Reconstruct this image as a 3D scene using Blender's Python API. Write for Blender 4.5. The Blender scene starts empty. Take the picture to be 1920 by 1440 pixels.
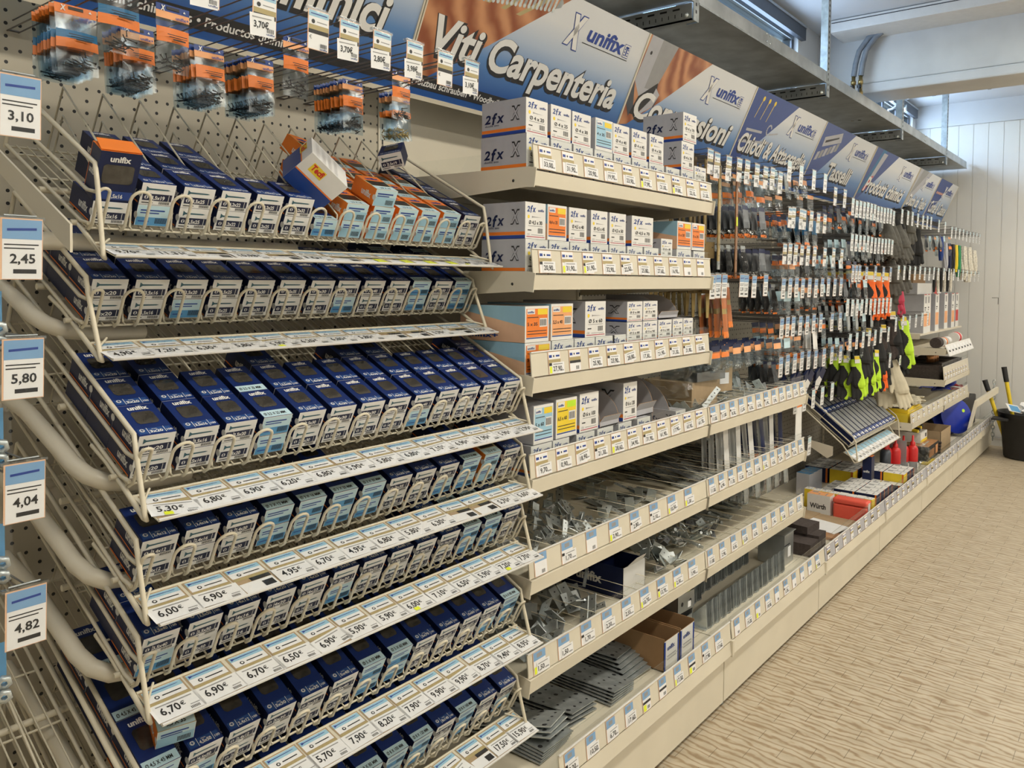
import bpy, bmesh, math, random
from mathutils import Vector, Matrix, Euler
S = bpy.context.scene
C = S.collection
PI = math.pi
def R(d): return math.radians(d)
# ---------------------------------------------------------------- camera
def make_camera():
    f_px, cx, cy = 1498.0, 971.64, 576.19
    yaw, pit, rol = R(38.6024), R(2.0545), R(0.5948)
    cd = bpy.data.cameras.new('camera'); co = bpy.data.objects.new('camera', cd); C.objects.link(co)
    f = Vector((math.cos(yaw)*math.cos(pit), math.sin(yaw)*math.cos(pit), -math.sin(pit)))
    r = Vector((math.sin(yaw), -math.cos(yaw), 0)); u = r.cross(f)
    r2 = r*math.cos(rol)+u*math.sin(rol); u2 = -r*math.sin(rol)+u*math.cos(rol)
    m = Matrix((r2, u2, -f)).transposed().to_4x4(); m.translation = (-2.5911, -1.1358, 1.4877)
    co.matrix_world = m
    cd.sensor_fit = 'HORIZONTAL'; cd.sensor_width = 36; cd.lens = f_px/1920*36
    cd.shift_x = 0.5-cx/1920; cd.shift_y = (cy-720)/1920
    cd.clip_start = 0.02; cd.clip_end = 60
    S.camera = co
make_camera()
# ---------------------------------------------------------------- world, light, exposure
S.view_settings.view_transform = 'Standard'; S.view_settings.look = 'None'
S.view_settings.gamma = 1; S.view_settings.use_curve_mapping = False
S.view_settings.exposure = 0.2
S.cycles.transparent_max_bounces = 16
w = bpy.data.worlds.new('daylight'); S.world = w; w.use_nodes = True
nt = w.node_tree; bg = nt.nodes['Background']
sk = nt.nodes.new('ShaderNodeTexSky'); sk.sky_type = 'NISHITA'; sk.sun_disc = False
sk.sun_elevation = R(35); sk.sun_rotation = R(200)
nt.links.new(sk.outputs[0], bg.inputs[0]); bg.inputs[1].default_value = 1.3
def area(name, loc, rot, sx, sy, e, col):
    d = bpy.data.lights.new(name, 'AREA'); d.shape = 'RECTANGLE'; d.size = sx; d.size_y = sy
    d.energy = e; d.color = col
    o = bpy.data.objects.new(name, d); o.location = loc; o.rotation_euler = rot; C.objects.link(o); return o
WARM = (1.0, 0.93, 0.80)
# rows of fluorescent lamps along the aisle and over the neighbouring one (their housings are built further down)
LAMPS = [(-1.9, -1.35), (1.1, -1.35), (4.5, -1.35), (-1.9, -3.2), (1.1, -3.2), (4.5, -3.2)]
for lx, ly in LAMPS:
    area('fluorescent_lamp', (lx, ly, 3.02), (0, 0, 0), 2.2, 0.25, 38, WARM)
# daylight entering through the clerestory windows
area('window_daylight', (-.4, 0.76, 2.88), (R(-90), 0, 0), 6.0, 0.32, 34, (0.55, 0.74, 1.0))
area('window_daylight', (4.55, 0.76, 2.88), (R(-90), 0, 0), 2.2, 0.32, 20, (0.55, 0.74, 1.0))
# ---------------------------------------------------------------- materials
MATS = {}
def mat(name, col=(.8, .8, .8), rough=.5, metal=0.0, var=.06, scale=25, bump=0.0, spec=.5, coat=0, emit=0):
    if name in MATS: return MATS[name]
    m = bpy.data.materials.new(name); m.use_nodes = True; MATS[name] = m
    n = m.node_tree; b = n.nodes['Principled BSDF']
    b.inputs['Roughness'].default_value = rough; b.inputs['Metallic'].default_value = metal
    b.inputs['Specular IOR Level'].default_value = spec
    b.inputs['Coat Weight'].default_value = coat
    tc = n.nodes.new('ShaderNodeTexCoord'); nz = n.nodes.new('ShaderNodeTexNoise')
    nz.inputs['Scale'].default_value = scale; nz.inputs['Detail'].default_value = 3
    n.links.new(tc.outputs['Object'], nz.inputs['Vector'])
    rp = n.nodes.new('ShaderNodeMapRange'); n.links.new(nz.outputs[0], rp.inputs[0])
    rp.inputs[1].default_value = .3; rp.inputs[2].default_value = .7
    rp.inputs[3].default_value = 1-var; rp.inputs[4].default_value = 1+var*.5
    mx = n.nodes.new('ShaderNodeVectorMath'); mx.operation = 'SCALE'
    mx.inputs[0].default_value = col; n.links.new(rp.outputs[0], mx.inputs['Scale'])
    n.links.new(mx.outputs[0], b.inputs['Base Color'])
    if bump:
        bp = n.nodes.new('ShaderNodeBump'); bp.inputs['Strength'].default_value = bump; bp.inputs['Distance'].default_value = .002
        n.links.new(nz.outputs[0], bp.inputs['Height']); n.links.new(bp.outputs[0], b.inputs['Normal'])
    if emit:
        b.inputs['Emission Color'].default_value = (*col, 1); b.inputs['Emission Strength'].default_value = emit
    return m
def clear(name, tint=(1, 1, 1), gloss=.12, rough=.08):
    m = bpy.data.materials.new(name); m.use_nodes = True; MATS[name] = m
    n = m.node_tree; n.nodes.remove(n.nodes['Principled BSDF']); o = n.nodes['Material Output']
    t = n.nodes.new('ShaderNodeBsdfTransparent'); t.inputs[0].default_value = (*tint, 1)
    g = n.nodes.new('ShaderNodeBsdfGlossy'); g.inputs['Roughness'].default_value = rough
    lw = n.nodes.new('ShaderNodeLayerWeight'); lw.inputs[0].default_value = .5
    pw = n.nodes.new('ShaderNodeMath'); pw.operation = 'POWER'; pw.inputs[1].default_value = 4; n.links.new(lw.outputs['Facing'], pw.inputs[0])
    tc = n.nodes.new('ShaderNodeTexCoord'); nz = n.nodes.new('ShaderNodeTexNoise'); nz.inputs['Scale'].default_value = 35
    n.links.new(tc.outputs['Object'], nz.inputs['Vector'])
    bp = n.nodes.new('ShaderNodeBump'); bp.inputs['Strength'].default_value = .08; bp.inputs['Distance'].default_value = .002
    n.links.new(nz.outputs[0], bp.inputs['Height']); n.links.new(bp.outputs[0], g.inputs['Normal'])
    ma = n.nodes.new('ShaderNodeMath'); ma.operation = 'MULTIPLY_ADD'; ma.inputs[1].default_value = .45; ma.inputs[2].default_value = gloss
    n.links.new(pw.outputs[0], ma.inputs[0])
    mx = n.nodes.new('ShaderNodeMixShader'); n.links.new(ma.outputs[0], mx.inputs[0])
    n.links.new(t.outputs[0], mx.inputs[1]); n.links.new(g.outputs[0], mx.inputs[2]); n.links.new(mx.outputs[0], o.inputs[0])
    return m
mat('cream', (.68, .625, .50), .38, var=.05, scale=6)
mat('cream_wire', (.66, .60, .46), .32, var=.05, scale=20)
mat('cream_plastic', (.66, .61, .49), .3, var=.03)
mat('steel', (.50, .52, .52), .38, .85, var=.25, scale=9, bump=.1)
mat('zinc', (.40, .43, .43), .38, .5, var=.3, scale=30)
mat('zinc_bright', (.62, .67, .67), .25, .55, var=.15, scale=30)
mat('rust', (.46, .15, .05), .5)
mat('dark_steel', (.16, .17, .18), .5, .5, var=.2)
mat('hook_wire', (.20, .19, .18), .35, .8, var=.1)
mat('brass', (.46, .34, .14), .38, .8, var=.3, scale=15)
mat('brass_dark', (.20, .14, .06), .42, .7, var=.3, scale=15)
mat('copper', (.45, .22, .10), .3, .9)
mat('black', (.012, .012, .013), .45, var=.2)
mat('black_rubber', (.02, .02, .021), .6, var=.2, bump=.2)
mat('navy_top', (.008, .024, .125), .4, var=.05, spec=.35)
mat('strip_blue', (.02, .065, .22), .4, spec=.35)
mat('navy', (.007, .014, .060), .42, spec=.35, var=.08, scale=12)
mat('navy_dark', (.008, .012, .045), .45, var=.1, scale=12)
mat('royal', (.010, .045, .23), .35, var=.06)
mat('white_card', (.74, .73, .70), .5, var=.04)
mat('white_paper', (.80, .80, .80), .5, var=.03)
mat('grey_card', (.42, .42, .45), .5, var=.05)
mat('brown_card', (.32, .19, .09), .7, var=.12, scale=14)
mat('tan_card', (.40, .29, .17), .7, var=.1)
mat('pale_blue', (.32, .54, .68), .45, var=.05)
mat('label_blue', (.09, .30, .55), .45, var=.06)
mat('sky_patch', (.20, .37, .60), .45, var=.05)
mat('pale_label', (.50, .68, .74), .45, var=.04)
mat('orange', (.80, .20, .02), .42, var=.06)
mat('orange_pale', (.82, .38, .16), .42, var=.06)
mat('peach', (.80, .50, .32), .45, var=.05)
mat('tan_band', (.42, .34, .16), .5, var=.05)
mat('yellow', (.82, .60, .03), .45, var=.05)
mat('neon_yellow', (.78, .86, .03), .5, var=.04)
mat('lime', (.50, .78, .03), .7, var=.12, bump=.3)
mat('neon_orange', (.90, .14, .01), .7, var=.1, bump=.3)
mat('red', (.60, .02, .02), .4, var=.06)
mat('coral', (.80, .11, .07), .45, var=.04)
mat('magenta', (.42, .02, .06), .6, var=.1)
mat('green', (.02, .25, .10), .5)
mat('teal', (.0, .13, .30), .4)
mat('ink', (.02, .02, .022), .5)
mat('ink_blue', (.015, .05, .28), .45)
mat('blue_plastic', (.01, .03, .33), .3, var=.05)
mat('window_dark', (.055, .05, .042), .12, var=.4, scale=60, coat=.3)
mat('screws', (.05, .045, .04), .35, .7, var=.5, scale=150, bump=.5)
mat('gold_screws', (.55, .42, .15), .3, .8, var=.4, scale=150, bump=.5)
mat('glove_grey', (.10, .095, .08), .75, var=.25, scale=40, bump=.4)
mat('glove_black', (.012, .012, .012), .8, var=.3, bump=.4)
mat('glove_cream', (.58, .52, .38), .75, var=.12, bump=.4)
mat('felt', (.06, .045, .04), .9, var=.25, scale=80, bump=.5)
mat('cord_white', (.68, .64, .54), .8, var=.3, scale=90, bump=.8)
mat('rope_mix', (.5, .04, .05), .8, var=.3, scale=90, bump=.6)
mat('plaster', (.62, .635, .64), .85, var=.05, scale=3, bump=.1)
mat('panel_wall', (.72, .71, .67), .55, var=.03, scale=2)
mat('concrete', (.64, .65, .65), .8, var=.08, scale=5, bump=.35)
mat('ceiling_paint', (.62, .64, .66), .85, var=.03, scale=2)
mat('alu_dark', (.10, .11, .13), .45, .6)
mat('alu', (.45, .48, .50), .4, .7)
mat('insulation', (.22, .25, .29), .7, var=.15, scale=30, bump=.4)
mat('screw_drawing', (.03, .10, .13), .4)
mat('print_grey', (.30, .30, .30), .5)
mat('photo_brown', (.40, .20, .09), .5, var=.35, scale=25)
clear('film', (.97, .98, .98), .05, .16)
clear('cover', (.98, .985, .985), .03, .05)
clear('film_blue', (.70, .80, .88), .05, .2)
clear('acrylic', (.955, .97, .965), .035, .03)
clear('blister', (.75, .78, .80), .2, .15)
clear('glass', (.9, .95, .98), .05, .02)
def special():
    def M(op, a, bb=None, c=None):
        q = n.nodes.new('ShaderNodeMath'); q.operation = op
        for i, v in enumerate((a, bb, c)):
            if v is None: continue
            if isinstance(v, (int, float)): q.inputs[i].default_value = v
            else: n.links.new(v, q.inputs[i])
        return q.outputs[0]
    # pegboard: sheet with staggered round holes
    for nm, col, hr in (('pegboard', (.50, .455, .355, 1), .0036), ('pegboard_shaded', (.33, .305, .25, 1), .0042)):  # far-bay sheet: greyer, with shade behind the hanging goods put into its colour
        m = bpy.data.materials.new(nm); m.use_nodes = True; MATS[nm] = m
        n = m.node_tree; b = n.nodes['Principled BSDF']; b.inputs['Roughness'].default_value = .42
        tc = n.nodes.new('ShaderNodeTexCoord'); sp = n.nodes.new('ShaderNodeSeparateXYZ'); n.links.new(tc.outputs['Object'], sp.inputs[0])
        def dots(px, pz, ox, oz, rad):
            fx = M('SUBTRACT', M('FRACT', M('DIVIDE', M('ADD', sp.outputs[0], ox+50), px)), .5)
            fz = M('SUBTRACT', M('FRACT', M('DIVIDE', M('ADD', sp.outputs[2], oz+50), pz)), .5)
            ax = M('MULTIPLY', fx, px); az = M('MULTIPLY', fz, pz)
            return M('LESS_THAN', M('SQRT', M('ADD', M('MULTIPLY', ax, ax), M('MULTIPLY', az, az))), rad)
        mk = M('MAXIMUM', dots(.025, .05, 0, 0, hr), dots(.05, .05, .0125, .025, hr))
        mx = n.nodes.new('ShaderNodeMix'); mx.data_type = 'RGBA'; n.links.new(mk, mx.inputs[0])
        mx.inputs[6].default_value = col; mx.inputs[7].default_value = (.01, .01, .01, 1)
        n.links.new(mx.outputs[2], b.inputs['Base Color'])
    # floor: beige tiles with wavy brown veins running towards the shelves, short dark joints
    m = bpy.data.materials.new('floor_tile'); m.use_nodes = True; MATS['floor_tile'] = m
    n = m.node_tree; b = n.nodes['Principled BSDF']; b.inputs['Roughness'].default_value = .42
    tc = n.nodes.new('ShaderNodeTexCoord'); sp = n.nodes.new('ShaderNodeSeparateXYZ'); n.links.new(tc.outputs['Object'], sp.inputs[0])
    nz = n.nodes.new('ShaderNodeTexNoise'); nz.inputs['Scale'].default_value = 1; nz.inputs['Detail'].default_value = 3
    mp = n.nodes.new('ShaderNodeMapping'); mp.inputs['Scale'].default_value = (24, 11, 1); n.links.new(tc.outputs['Object'], mp.inputs[0]); n.links.new(mp.outputs[0], nz.inputs['Vector'])
    wv = n.nodes.new('ShaderNodeTexWave'); wv.wave_type = 'BANDS'; wv.bands_direction = 'X'
    wv.inputs['Scale'].default_value = 11; wv.inputs['Distortion'].default_value = 8; wv.inputs['Detail'].default_value = 3
    wv.inputs['Detail Scale'].default_value = 1.6
    mp2 = n.nodes.new('ShaderNodeMapping'); mp2.inputs['Scale'].default_value = (1, .45, 1); mp2.inputs['Rotation'].default_value = (0, 0, R(6))
    n.links.new(tc.outputs['Object'], mp2.inputs[0]); n.links.new(mp2.outputs[0], wv.inputs['Vector'])
    rp = n.nodes.new('ShaderNodeValToRGB'); n.links.new(wv.outputs[0], rp.inputs[0])
    e = rp.color_ramp.elements; e[0].position = .0; e[0].color = (.34, .25, .155, 1); e[1].position = .55; e[1].color = (.52, .45, .335, 1)
    k = rp.color_ramp.elements.new(.22); k.color = (.44, .36, .245, 1)
    mm = n.nodes.new('ShaderNodeMix'); mm.data_type = 'RGBA'; mm.blend_type = 'MULTIPLY'; mm.inputs[0].default_value = .55
    r2 = n.nodes.new('ShaderNodeValToRGB'); r2.color_ramp.elements[0].position = .35; r2.color_ramp.elements[0].color = (.72, .68, .62, 1); r2.color_ramp.elements[1].position = .6
    n.links.new(nz.outputs[0], r2.inputs[0]); n.links.new(rp.outputs[0], mm.inputs[6]); n.links.new(r2.outputs[0], mm.inputs[7])
    row = M('FLOOR', M('DIVIDE', M('ADD', sp.outputs[0], 50), .066))
    fy = M('FRACT', M('ADD', M('DIVIDE', M('ADD', sp.outputs[1], 50), .165), M('MULTIPLY', row, .5)))
    fx = M('FRACT', M('DIVIDE', M('ADD', sp.outputs[0], 50), .066))
    jn = M('MAXIMUM', M('LESS_THAN', fy, .011), M('MULTIPLY', M('LESS_THAN', fx, .012), .25))
    m2 = n.nodes.new('ShaderNodeMix'); m2.data_type = 'RGBA'; n.links.new(M('MULTIPLY', jn, .75), m2.inputs[0]); m2.inputs[7].default_value = (.12, .09, .05, 1)
    n.links.new(mm.outputs[2], m2.inputs[6]); n.links.new(m2.outputs[2], b.inputs['Base Color'])
    # printed sign background: white fading to blue along the board's own height
    m = bpy.data.materials.new('sign_print'); m.use_nodes = True; MATS['sign_print'] = m
    n = m.node_tree; b = n.nodes['Principled BSDF']; b.inputs['Roughness'].default_value = .35
    tc = n.nodes.new('ShaderNodeTexCoord'); sp = n.nodes.new('ShaderNodeSeparateXYZ'); n.links.new(tc.outputs['Object'], sp.inputs[0])
    rp = n.nodes.new('ShaderNodeValToRGB'); q = n.nodes.new('ShaderNodeMapRange'); q.inputs[1].default_value = 0; q.inputs[2].default_value = .42
    n.links.new(sp.outputs[2], q.inputs[0]); n.links.new(q.outputs[0], rp.inputs[0])
    e = rp.color_ramp.elements; e[0].position = .12; e[0].color = (.02, .085, .30, 1); e[1].position = .78; e[1].color = (.66, .67, .68, 1)
    k = e.new(.36); k.color = (.10, .23, .48, 1); k = e.new(.56); k.color = (.42, .50, .62, 1)
    n.links.new(rp.outputs[0], b.inputs['Base Color'])
    # printed timber picture
    m = bpy.data.materials.new('timber_print'); m.use_nodes = True; MATS['timber_print'] = m
    n = m.node_tree; b = n.nodes['Principled BSDF']; b.inputs['Roughness'].default_value = .35
    tc = n.nodes.new('ShaderNodeTexCoord'); wv = n.nodes.new('ShaderNodeTexWave'); wv.inputs['Scale'].default_value = 3.2; wv.inputs['Distortion'].default_value = 9; wv.inputs['Detail'].default_value = 4
    mp = n.nodes.new('ShaderNodeMapping'); mp.inputs['Rotation'].default_value = (0, R(35), 0); n.links.new(tc.outputs['Object'], mp.inputs[0]); n.links.new(mp.outputs[0], wv.inputs['Vector'])
    rp = n.nodes.new('ShaderNodeValToRGB'); e = rp.color_ramp.elements; e[0].color = (.26, .07, .025, 1); e[1].color = (.56, .26, .12, 1)
    n.links.new(wv.outputs[0], rp.inputs[0]); n.links.new(rp.outputs[0], b.inputs['Base Color'])
special()
# ---------------------------------------------------------------- mesh builder
TXT = {}
def text2d(s, bold=0.0, italic=0.0):
    k = (s, bold, italic)
    if k in TXT: return TXT[k]
    cu = bpy.data.curves.new('t', 'FONT'); cu.body = s; cu.size = 1; cu.resolution_u = 4 if len(s) > 5 or bold > .05 else 2; cu.offset = bold; cu.shear = italic
    o = bpy.data.objects.new('t', cu); C.objects.link(o)
    dg = bpy.context.evaluated_depsgraph_get(); me = o.evaluated_get(dg).to_mesh()
    v = [(p.co.x, p.co.y) for p in me.vertices]; f = [tuple(p.vertices) for p in me.polygons]
    o.evaluated_get(dg).to_mesh_clear(); bpy.data.objects.remove(o); bpy.data.curves.remove(cu)
    if v:
        x0 = min(p[0] for p in v); x1 = max(p[0] for p in v); v = [(p[0]-x0, p[1]) for p in v]; wd = x1-x0
    else: wd = 1
    TXT[k] = (v, f, wd); return TXT[k]
class MB:
    def __init__(s): s.v = []; s.f = []; s.m = []; s.mats = []; s.sm = []
    def mi(s, m):
        if m not in s.mats: s.mats.append(m)
        return s.mats.index(m)
    def add(s, vs, fs, m, smooth=False):
        b = len(s.v); s.v += [tuple(p) for p in vs]; k = s.mi(m)
        for f in fs: s.f.append(tuple(i+b for i in f)); s.m.append(k); s.sm.append(smooth)
    def box(s, a, b, m, X=None, top=None, front=None, sides=None):
        x0, y0, z0 = a; x1, y1, z1 = b
        vs = [Vector(p) for p in ((x0, y0, z0), (x1, y0, z0), (x1, y1, z0), (x0, y1, z0), (x0, y0, z1), (x1, y0, z1), (x1, y1, z1), (x0, y1, z1))]
        if X is not None: vs = [X @ p for p in vs]
        base = len(s.v); s.v += [tuple(p) for p in vs]
        for f, mm in (((0, 3, 2, 1), m), ((4, 5, 6, 7), top or m), ((0, 1, 5, 4), front or m), ((1, 2, 6, 5), sides or m), ((2, 3, 7, 6), m), ((3, 0, 4, 7), sides or m)):
            s.f.append(tuple(i+base for i in f)); s.m.append(s.mi(mm)); s.sm.append(False)
        return s
    def quad(s, pts, m): s.add(pts, [tuple(range(len(pts)))], m); return s
    def prism(s, poly, o, ex, ey, th, m, side=None):
        o = Vector(o); ex = Vector(ex); ey = Vector(ey); n = ex.cross(ey).normalized()
        P = [o+ex*p[0]+ey*p[1] for p in poly]; k = len(P)
        s.add(P, [tuple(range(k))[::-1]], m)
        s.add([p+n*th for p in P], [tuple(range(k))], m)
        s.add(P+[p+n*th for p in P], [(i, (i+1) % k, (i+1) % k+k, i+k) for i in range(k)], side or m)
        return s
    def flat(s, poly, o, ex, ey, m):
        o = Vector(o); ex = Vector(ex); ey = Vector(ey)
        s.add([o+ex*p[0]+ey*p[1] for p in poly], [tuple(range(len(poly)))], m); return s
    def rect(s, x0, y0, x1, y1, F, m, lift=.0003):
        o, ex, ey, n = F; o = o+n*lift
        s.add([o+ex*x0+ey*y0, o+ex*x1+ey*y0, o+ex*x1+ey*y1, o+ex*x0+ey*y1], [(0, 1, 2, 3)], m); return s
    def poly(s, pts, F, m, lift=.0003):
        o, ex, ey, n = F; o = o+n*lift
        s.add([o+ex*p[0]+ey*p[1] for p in pts], [tuple(range(len(pts)))], m); return s
    def disc(s, x, y, r, F, m, lift=.0003, k=14): return s.poly([(x+r*math.cos(2*PI*i/k), y+r*math.sin(2*PI*i/k)) for i in range(k)], F, m, lift)
    def text(s, t, x, y, h, F, m, W=None, bold=.02, italic=0, align='L', lift=.0006):
        v, f, wd = text2d(t, bold, italic)
        o, ex, ey, n = F; sc = h/.70; sx = sc
        if W: sx = W/wd
        w_ = wd*sx
        if align == 'C': x -= w_/2
        if align == 'R': x -= w_
        o = o+n*lift
        s.add([o+ex*(x+p[0]*sx)+ey*(y+p[1]*sc) for p in v], f, m); return s
    def tube(s, pts, r, m, n=8, closed=False, caps=True):
        pts = [Vector(p) for p in pts]; k = len(pts); rings = []; up = None
        for i, p in enumerate(pts):
            if closed: d = (pts[(i+1) % k]-pts[i-1])
            elif i == 0: d = pts[1]-p
            elif i == k-1: d = p-pts[-2]
            else: d = (pts[i+1]-p).normalized()+(p-pts[i-1]).normalized()
            d.normalize()
            if up is None: up = d.orthogonal().normalized()
            else:
                up = up-d*up.dot(d)
                up = up.normalized() if up.length > 1e-6 else d.orthogonal().normalized()
            q = d.cross(up); rr = r[i] if isinstance(r, (list, tuple)) else r
            rings.append([p+(up*math.cos(2*PI*j/n)+q*math.sin(2*PI*j/n))*rr for j in range(n)])
        vs = [p for g in rings for p in g]; fs = []
        for i in range(k if closed else k-1):
            a = i*n; b = ((i+1) % k)*n
            for j in range(n): fs.append((a+j, a+(j+1) % n, b+(j+1) % n, b+j))
        s.add(vs, fs, m, True)
        if caps and not closed: s.add(rings[0][::-1]+rings[-1], [tuple(range(n)), tuple(range(n, 2*n))], m)
        return s
    def lathe(s, prof, o, m, n=20, axis=(0, 0, 1)):
        o = Vector(o); ax = Vector(axis).normalized(); u = ax.orthogonal().normalized(); q = ax.cross(u); vs = []
        for r_, h in prof: vs += [o+ax*h+(u*math.cos(2*PI*j/n)+q*math.sin(2*PI*j/n))*r_ for j in range(n)]
        fs = [(i*n+j, i*n+(j+1) % n, (i+1)*n+(j+1) % n, (i+1)*n+j) for i in range(len(prof)-1) for j in range(n)]
        s.add(vs, fs, m, True); return s
    def build(s, name, parent=None, loc=None, rot=None, bevel=0, subsurf=0):
        me = bpy.data.meshes.new(name); me.from_pydata(s.v, [], s.f)
        for k in s.mats: me.materials.append(MATS[k])
        me.polygons.foreach_set('material_index', s.m); me.polygons.foreach_set('use_smooth', s.sm); me.update()
        o = bpy.data.objects.new(name, me); C.objects.link(o)
        if parent: o.parent = parent
        if loc is not None: o.location = loc
        if rot is not None: o.rotation_euler = rot
        if bevel:
            b = o.modifiers.new('bevel', 'BEVEL'); b.width = bevel; b.segments = 2; b.limit_method = 'ANGLE'
        if subsurf:
            b = o.modifiers.new('subsurf', 'SUBSURF'); b.levels = subsurf; b.render_levels = subsurf
        return o
V3 = Vector
ORD = 'zeroth first second third fourth fifth sixth seventh eighth ninth tenth eleventh twelfth thirteenth fourteenth fifteenth sixteenth seventeenth eighteenth nineteenth twentieth'.split()
def orn(i):
    if i <= 20: return ORD[i]
    return ['twenty', 'thirty'][i//10-2]+'-'+ORD[i % 10]
def tag(o, label, cat, group=None, kind=None):
    nw = len(label.split())
    if not 4 <= nw <= 16: print('LABEL LENGTH', nw, label)
    o['label'] = label; o['category'] = cat
    if group: o['group'] = group
    if kind: o['kind'] = kind
    return o
def thing(name, label, cat, loc=(0, 0, 0), rot=(0, 0, 0), group=None):
    o = bpy.data.objects.new(name, None); C.objects.link(o); o.location = loc; o.rotation_euler = rot; o.empty_display_size = .05
    return tag(o, label, cat, group)
def structure(o): o['kind'] = 'structure'; return o
def dup(root, loc=None, rot=None, label=None, group=None, sc=None):
    def cp(o, par):
        c = o.copy(); C.objects.link(c)
        if par: c.parent = par
        for ch in kids.get(o.name, ()): cp(ch, c)
        return c
    r = cp(root, None)
    if loc is not None: r.location = loc
    if rot is not None: r.rotation_euler = rot
    if sc is not None: r.scale = sc
    if label:
        r['label'] = label
        if not 4 <= len(label.split()) <= 16: print('LABEL LENGTH', label)
    if group: r['group'] = group
    elif 'group' in r and group is False: del r['group']
    return r
kids = {}
def reg(root, *ch):
    "remember a template's children"
    def go(o):
        k = [c for c in C.objects if c.parent == o]
        if k: kids[o.name] = k
        for c in k: go(c)
    go(root); return root
class Proto:
    "first use moves the original, later uses copy it"
    def __init__(s, root): s.r = reg(root); s.used = False
    def put(s, loc, rot=(0, 0, 0), label=None, group=None, sc=None):
        if not s.used:
            s.used = True; o = s.r; o.location = loc; o.rotation_euler = rot
            if sc is not None: o.scale = sc
            if label:
                o['label'] = label
                if not 4 <= len(label.split()) <= 16: print('LABEL LENGTH', label)
            if group: o['group'] = group
            return o
        return dup(s.r, loc, rot, label, group, sc)
rnd = random.Random(7)
MX = [-3.05, -2.02, -1.02, 0, 1, 2, 3, 4, 5, 5.76]     # joints between the bays
YB = .63
# ================================================================ the room
XW, YW, ZC = 5.86, .72, 3.17
structure(MB().box((-6, -5, -.05), (XW+.2, YW+.2, 0), 'floor_tile').build('floor'))
structure(MB().box((-6, -5, ZC), (XW+.2, YW+.2, ZC+.1), 'ceiling_paint').build('ceiling'))
b = MB()                                                  # window wall with two strip openings
WZ0, WZ1 = 2.68, 3.08
W1, W2 = (-3.4, 2.60), (3.4, 5.7)
b.box((-6, YW, 0), (XW, YW+.2, WZ0), 'plaster'); b.box((-6, YW, WZ1+.02), (XW, YW+.2, ZC), 'plaster')
for a, c in ((-6, W1[0]), (W1[1], W2[0]), (W2[1], XW)): b.box((a, YW, WZ0), (c, YW+.2, WZ1+.02), 'plaster')
structure(b.build('wall_back'))
b = MB(); b.box((XW+.008, -5, 0), (XW+.2, YW, 2.96), 'panel_wall')
y = YW
while y > -5:                                             # vertical sheet ribs
    b.box((XW+.004, y-.119, 0), (XW+.008, y-.003, 2.96), 'panel_wall'); y -= .122
b.box((XW-.03, -5, 2.96), (XW+.2, YW, ZC), 'plaster')
structure(b.build('wall_far'))
structure(MB().box((-6, -5.2, 0), (XW+.2, -5, ZC), 'panel_wall').build('wall_right'))
structure(MB().box((-6.2, -5, 0), (-6, YW+.2, ZC), 'panel_wall').build('wall_near'))
structure(MB().box((XW-.016, -5, 0), (XW, YB+.02, .075), 'panel_wall').box((XW-.02, -5, .066), (XW, YB+.02, .075), 'white_card').build('baseboard_far'))
def window(n, x0, x1, mull):
    b = MB(); t = .035
    b.box((x0, YW+.03, WZ1-.03), (x1, YW+.09, WZ1+.02), 'alu'); b.box((x0, YW+.03, WZ0), (x1, YW+.09, WZ0+t), 'alu')
    b.box((x0-.03, YW-.03, WZ1-.03), (x1+.06, YW, WZ1+.055), 'alu_dark'); b.box((x0-.03, YW-.036, WZ1+.045), (x1+.06, YW, WZ1+.06), 'alu')
    for x in [x0, *mull, x1-t]: b.box((x, YW+.03, WZ0+t), (x+t, YW+.09, WZ1-.03), 'alu_dark')
    for x in mull: b.lathe([(0, 0), (.012, 0), (.012, .05), (0, .05)], (x, YW-.05, WZ1-.05), 'zinc_bright', 10)
    o = structure(b.build('window_%d' % n))
    structure(MB().box((x0, YW+.055, WZ0+t), (x1, YW+.06, WZ1-.03), 'glass').build('glass_pane', o))
window(1, W1[0], W1[1], [-1.9, -.4, 1.1]); window(2, W2[0], W2[1], [4.3, 4.75, 5.2])
# concrete beam crossing under the ceiling, with a step along its lower edge
BX = 3.0
b = MB(); b.box((BX, -5, 2.80), (BX+.34, YW, ZC), 'concrete'); b.box((BX-.006, -5, 2.735), (BX+.34, YW, 2.80), 'concrete')
structure(b.build('trim_beam', bevel=.012))
b = MB(); b.prism([(0, 0), (.14, 0), (.11, .02), (.05, .08), (.02, .16), (0, .3)], (BX-.004, YW, 2.87), (0, -1, 0), (0, 0, 1), -.1, 'concrete')
structure(b.build('trim_haunch'))
b = MB(); b.box((2.72, -4, 3.09), (BX, .56, 3.165), 'white_card'); b.box((2.716, -4, 3.145), (2.72, .55, 3.15), 'ink')
tag(b.build('air_duct', bevel=.012), 'flat white boxed air unit fixed under the ceiling in front of the beam', 'duct')
t = thing('insulated_pipe', 'pair of grey insulated hoses dropping from the ceiling unit to brass valves', 'pipes')
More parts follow.
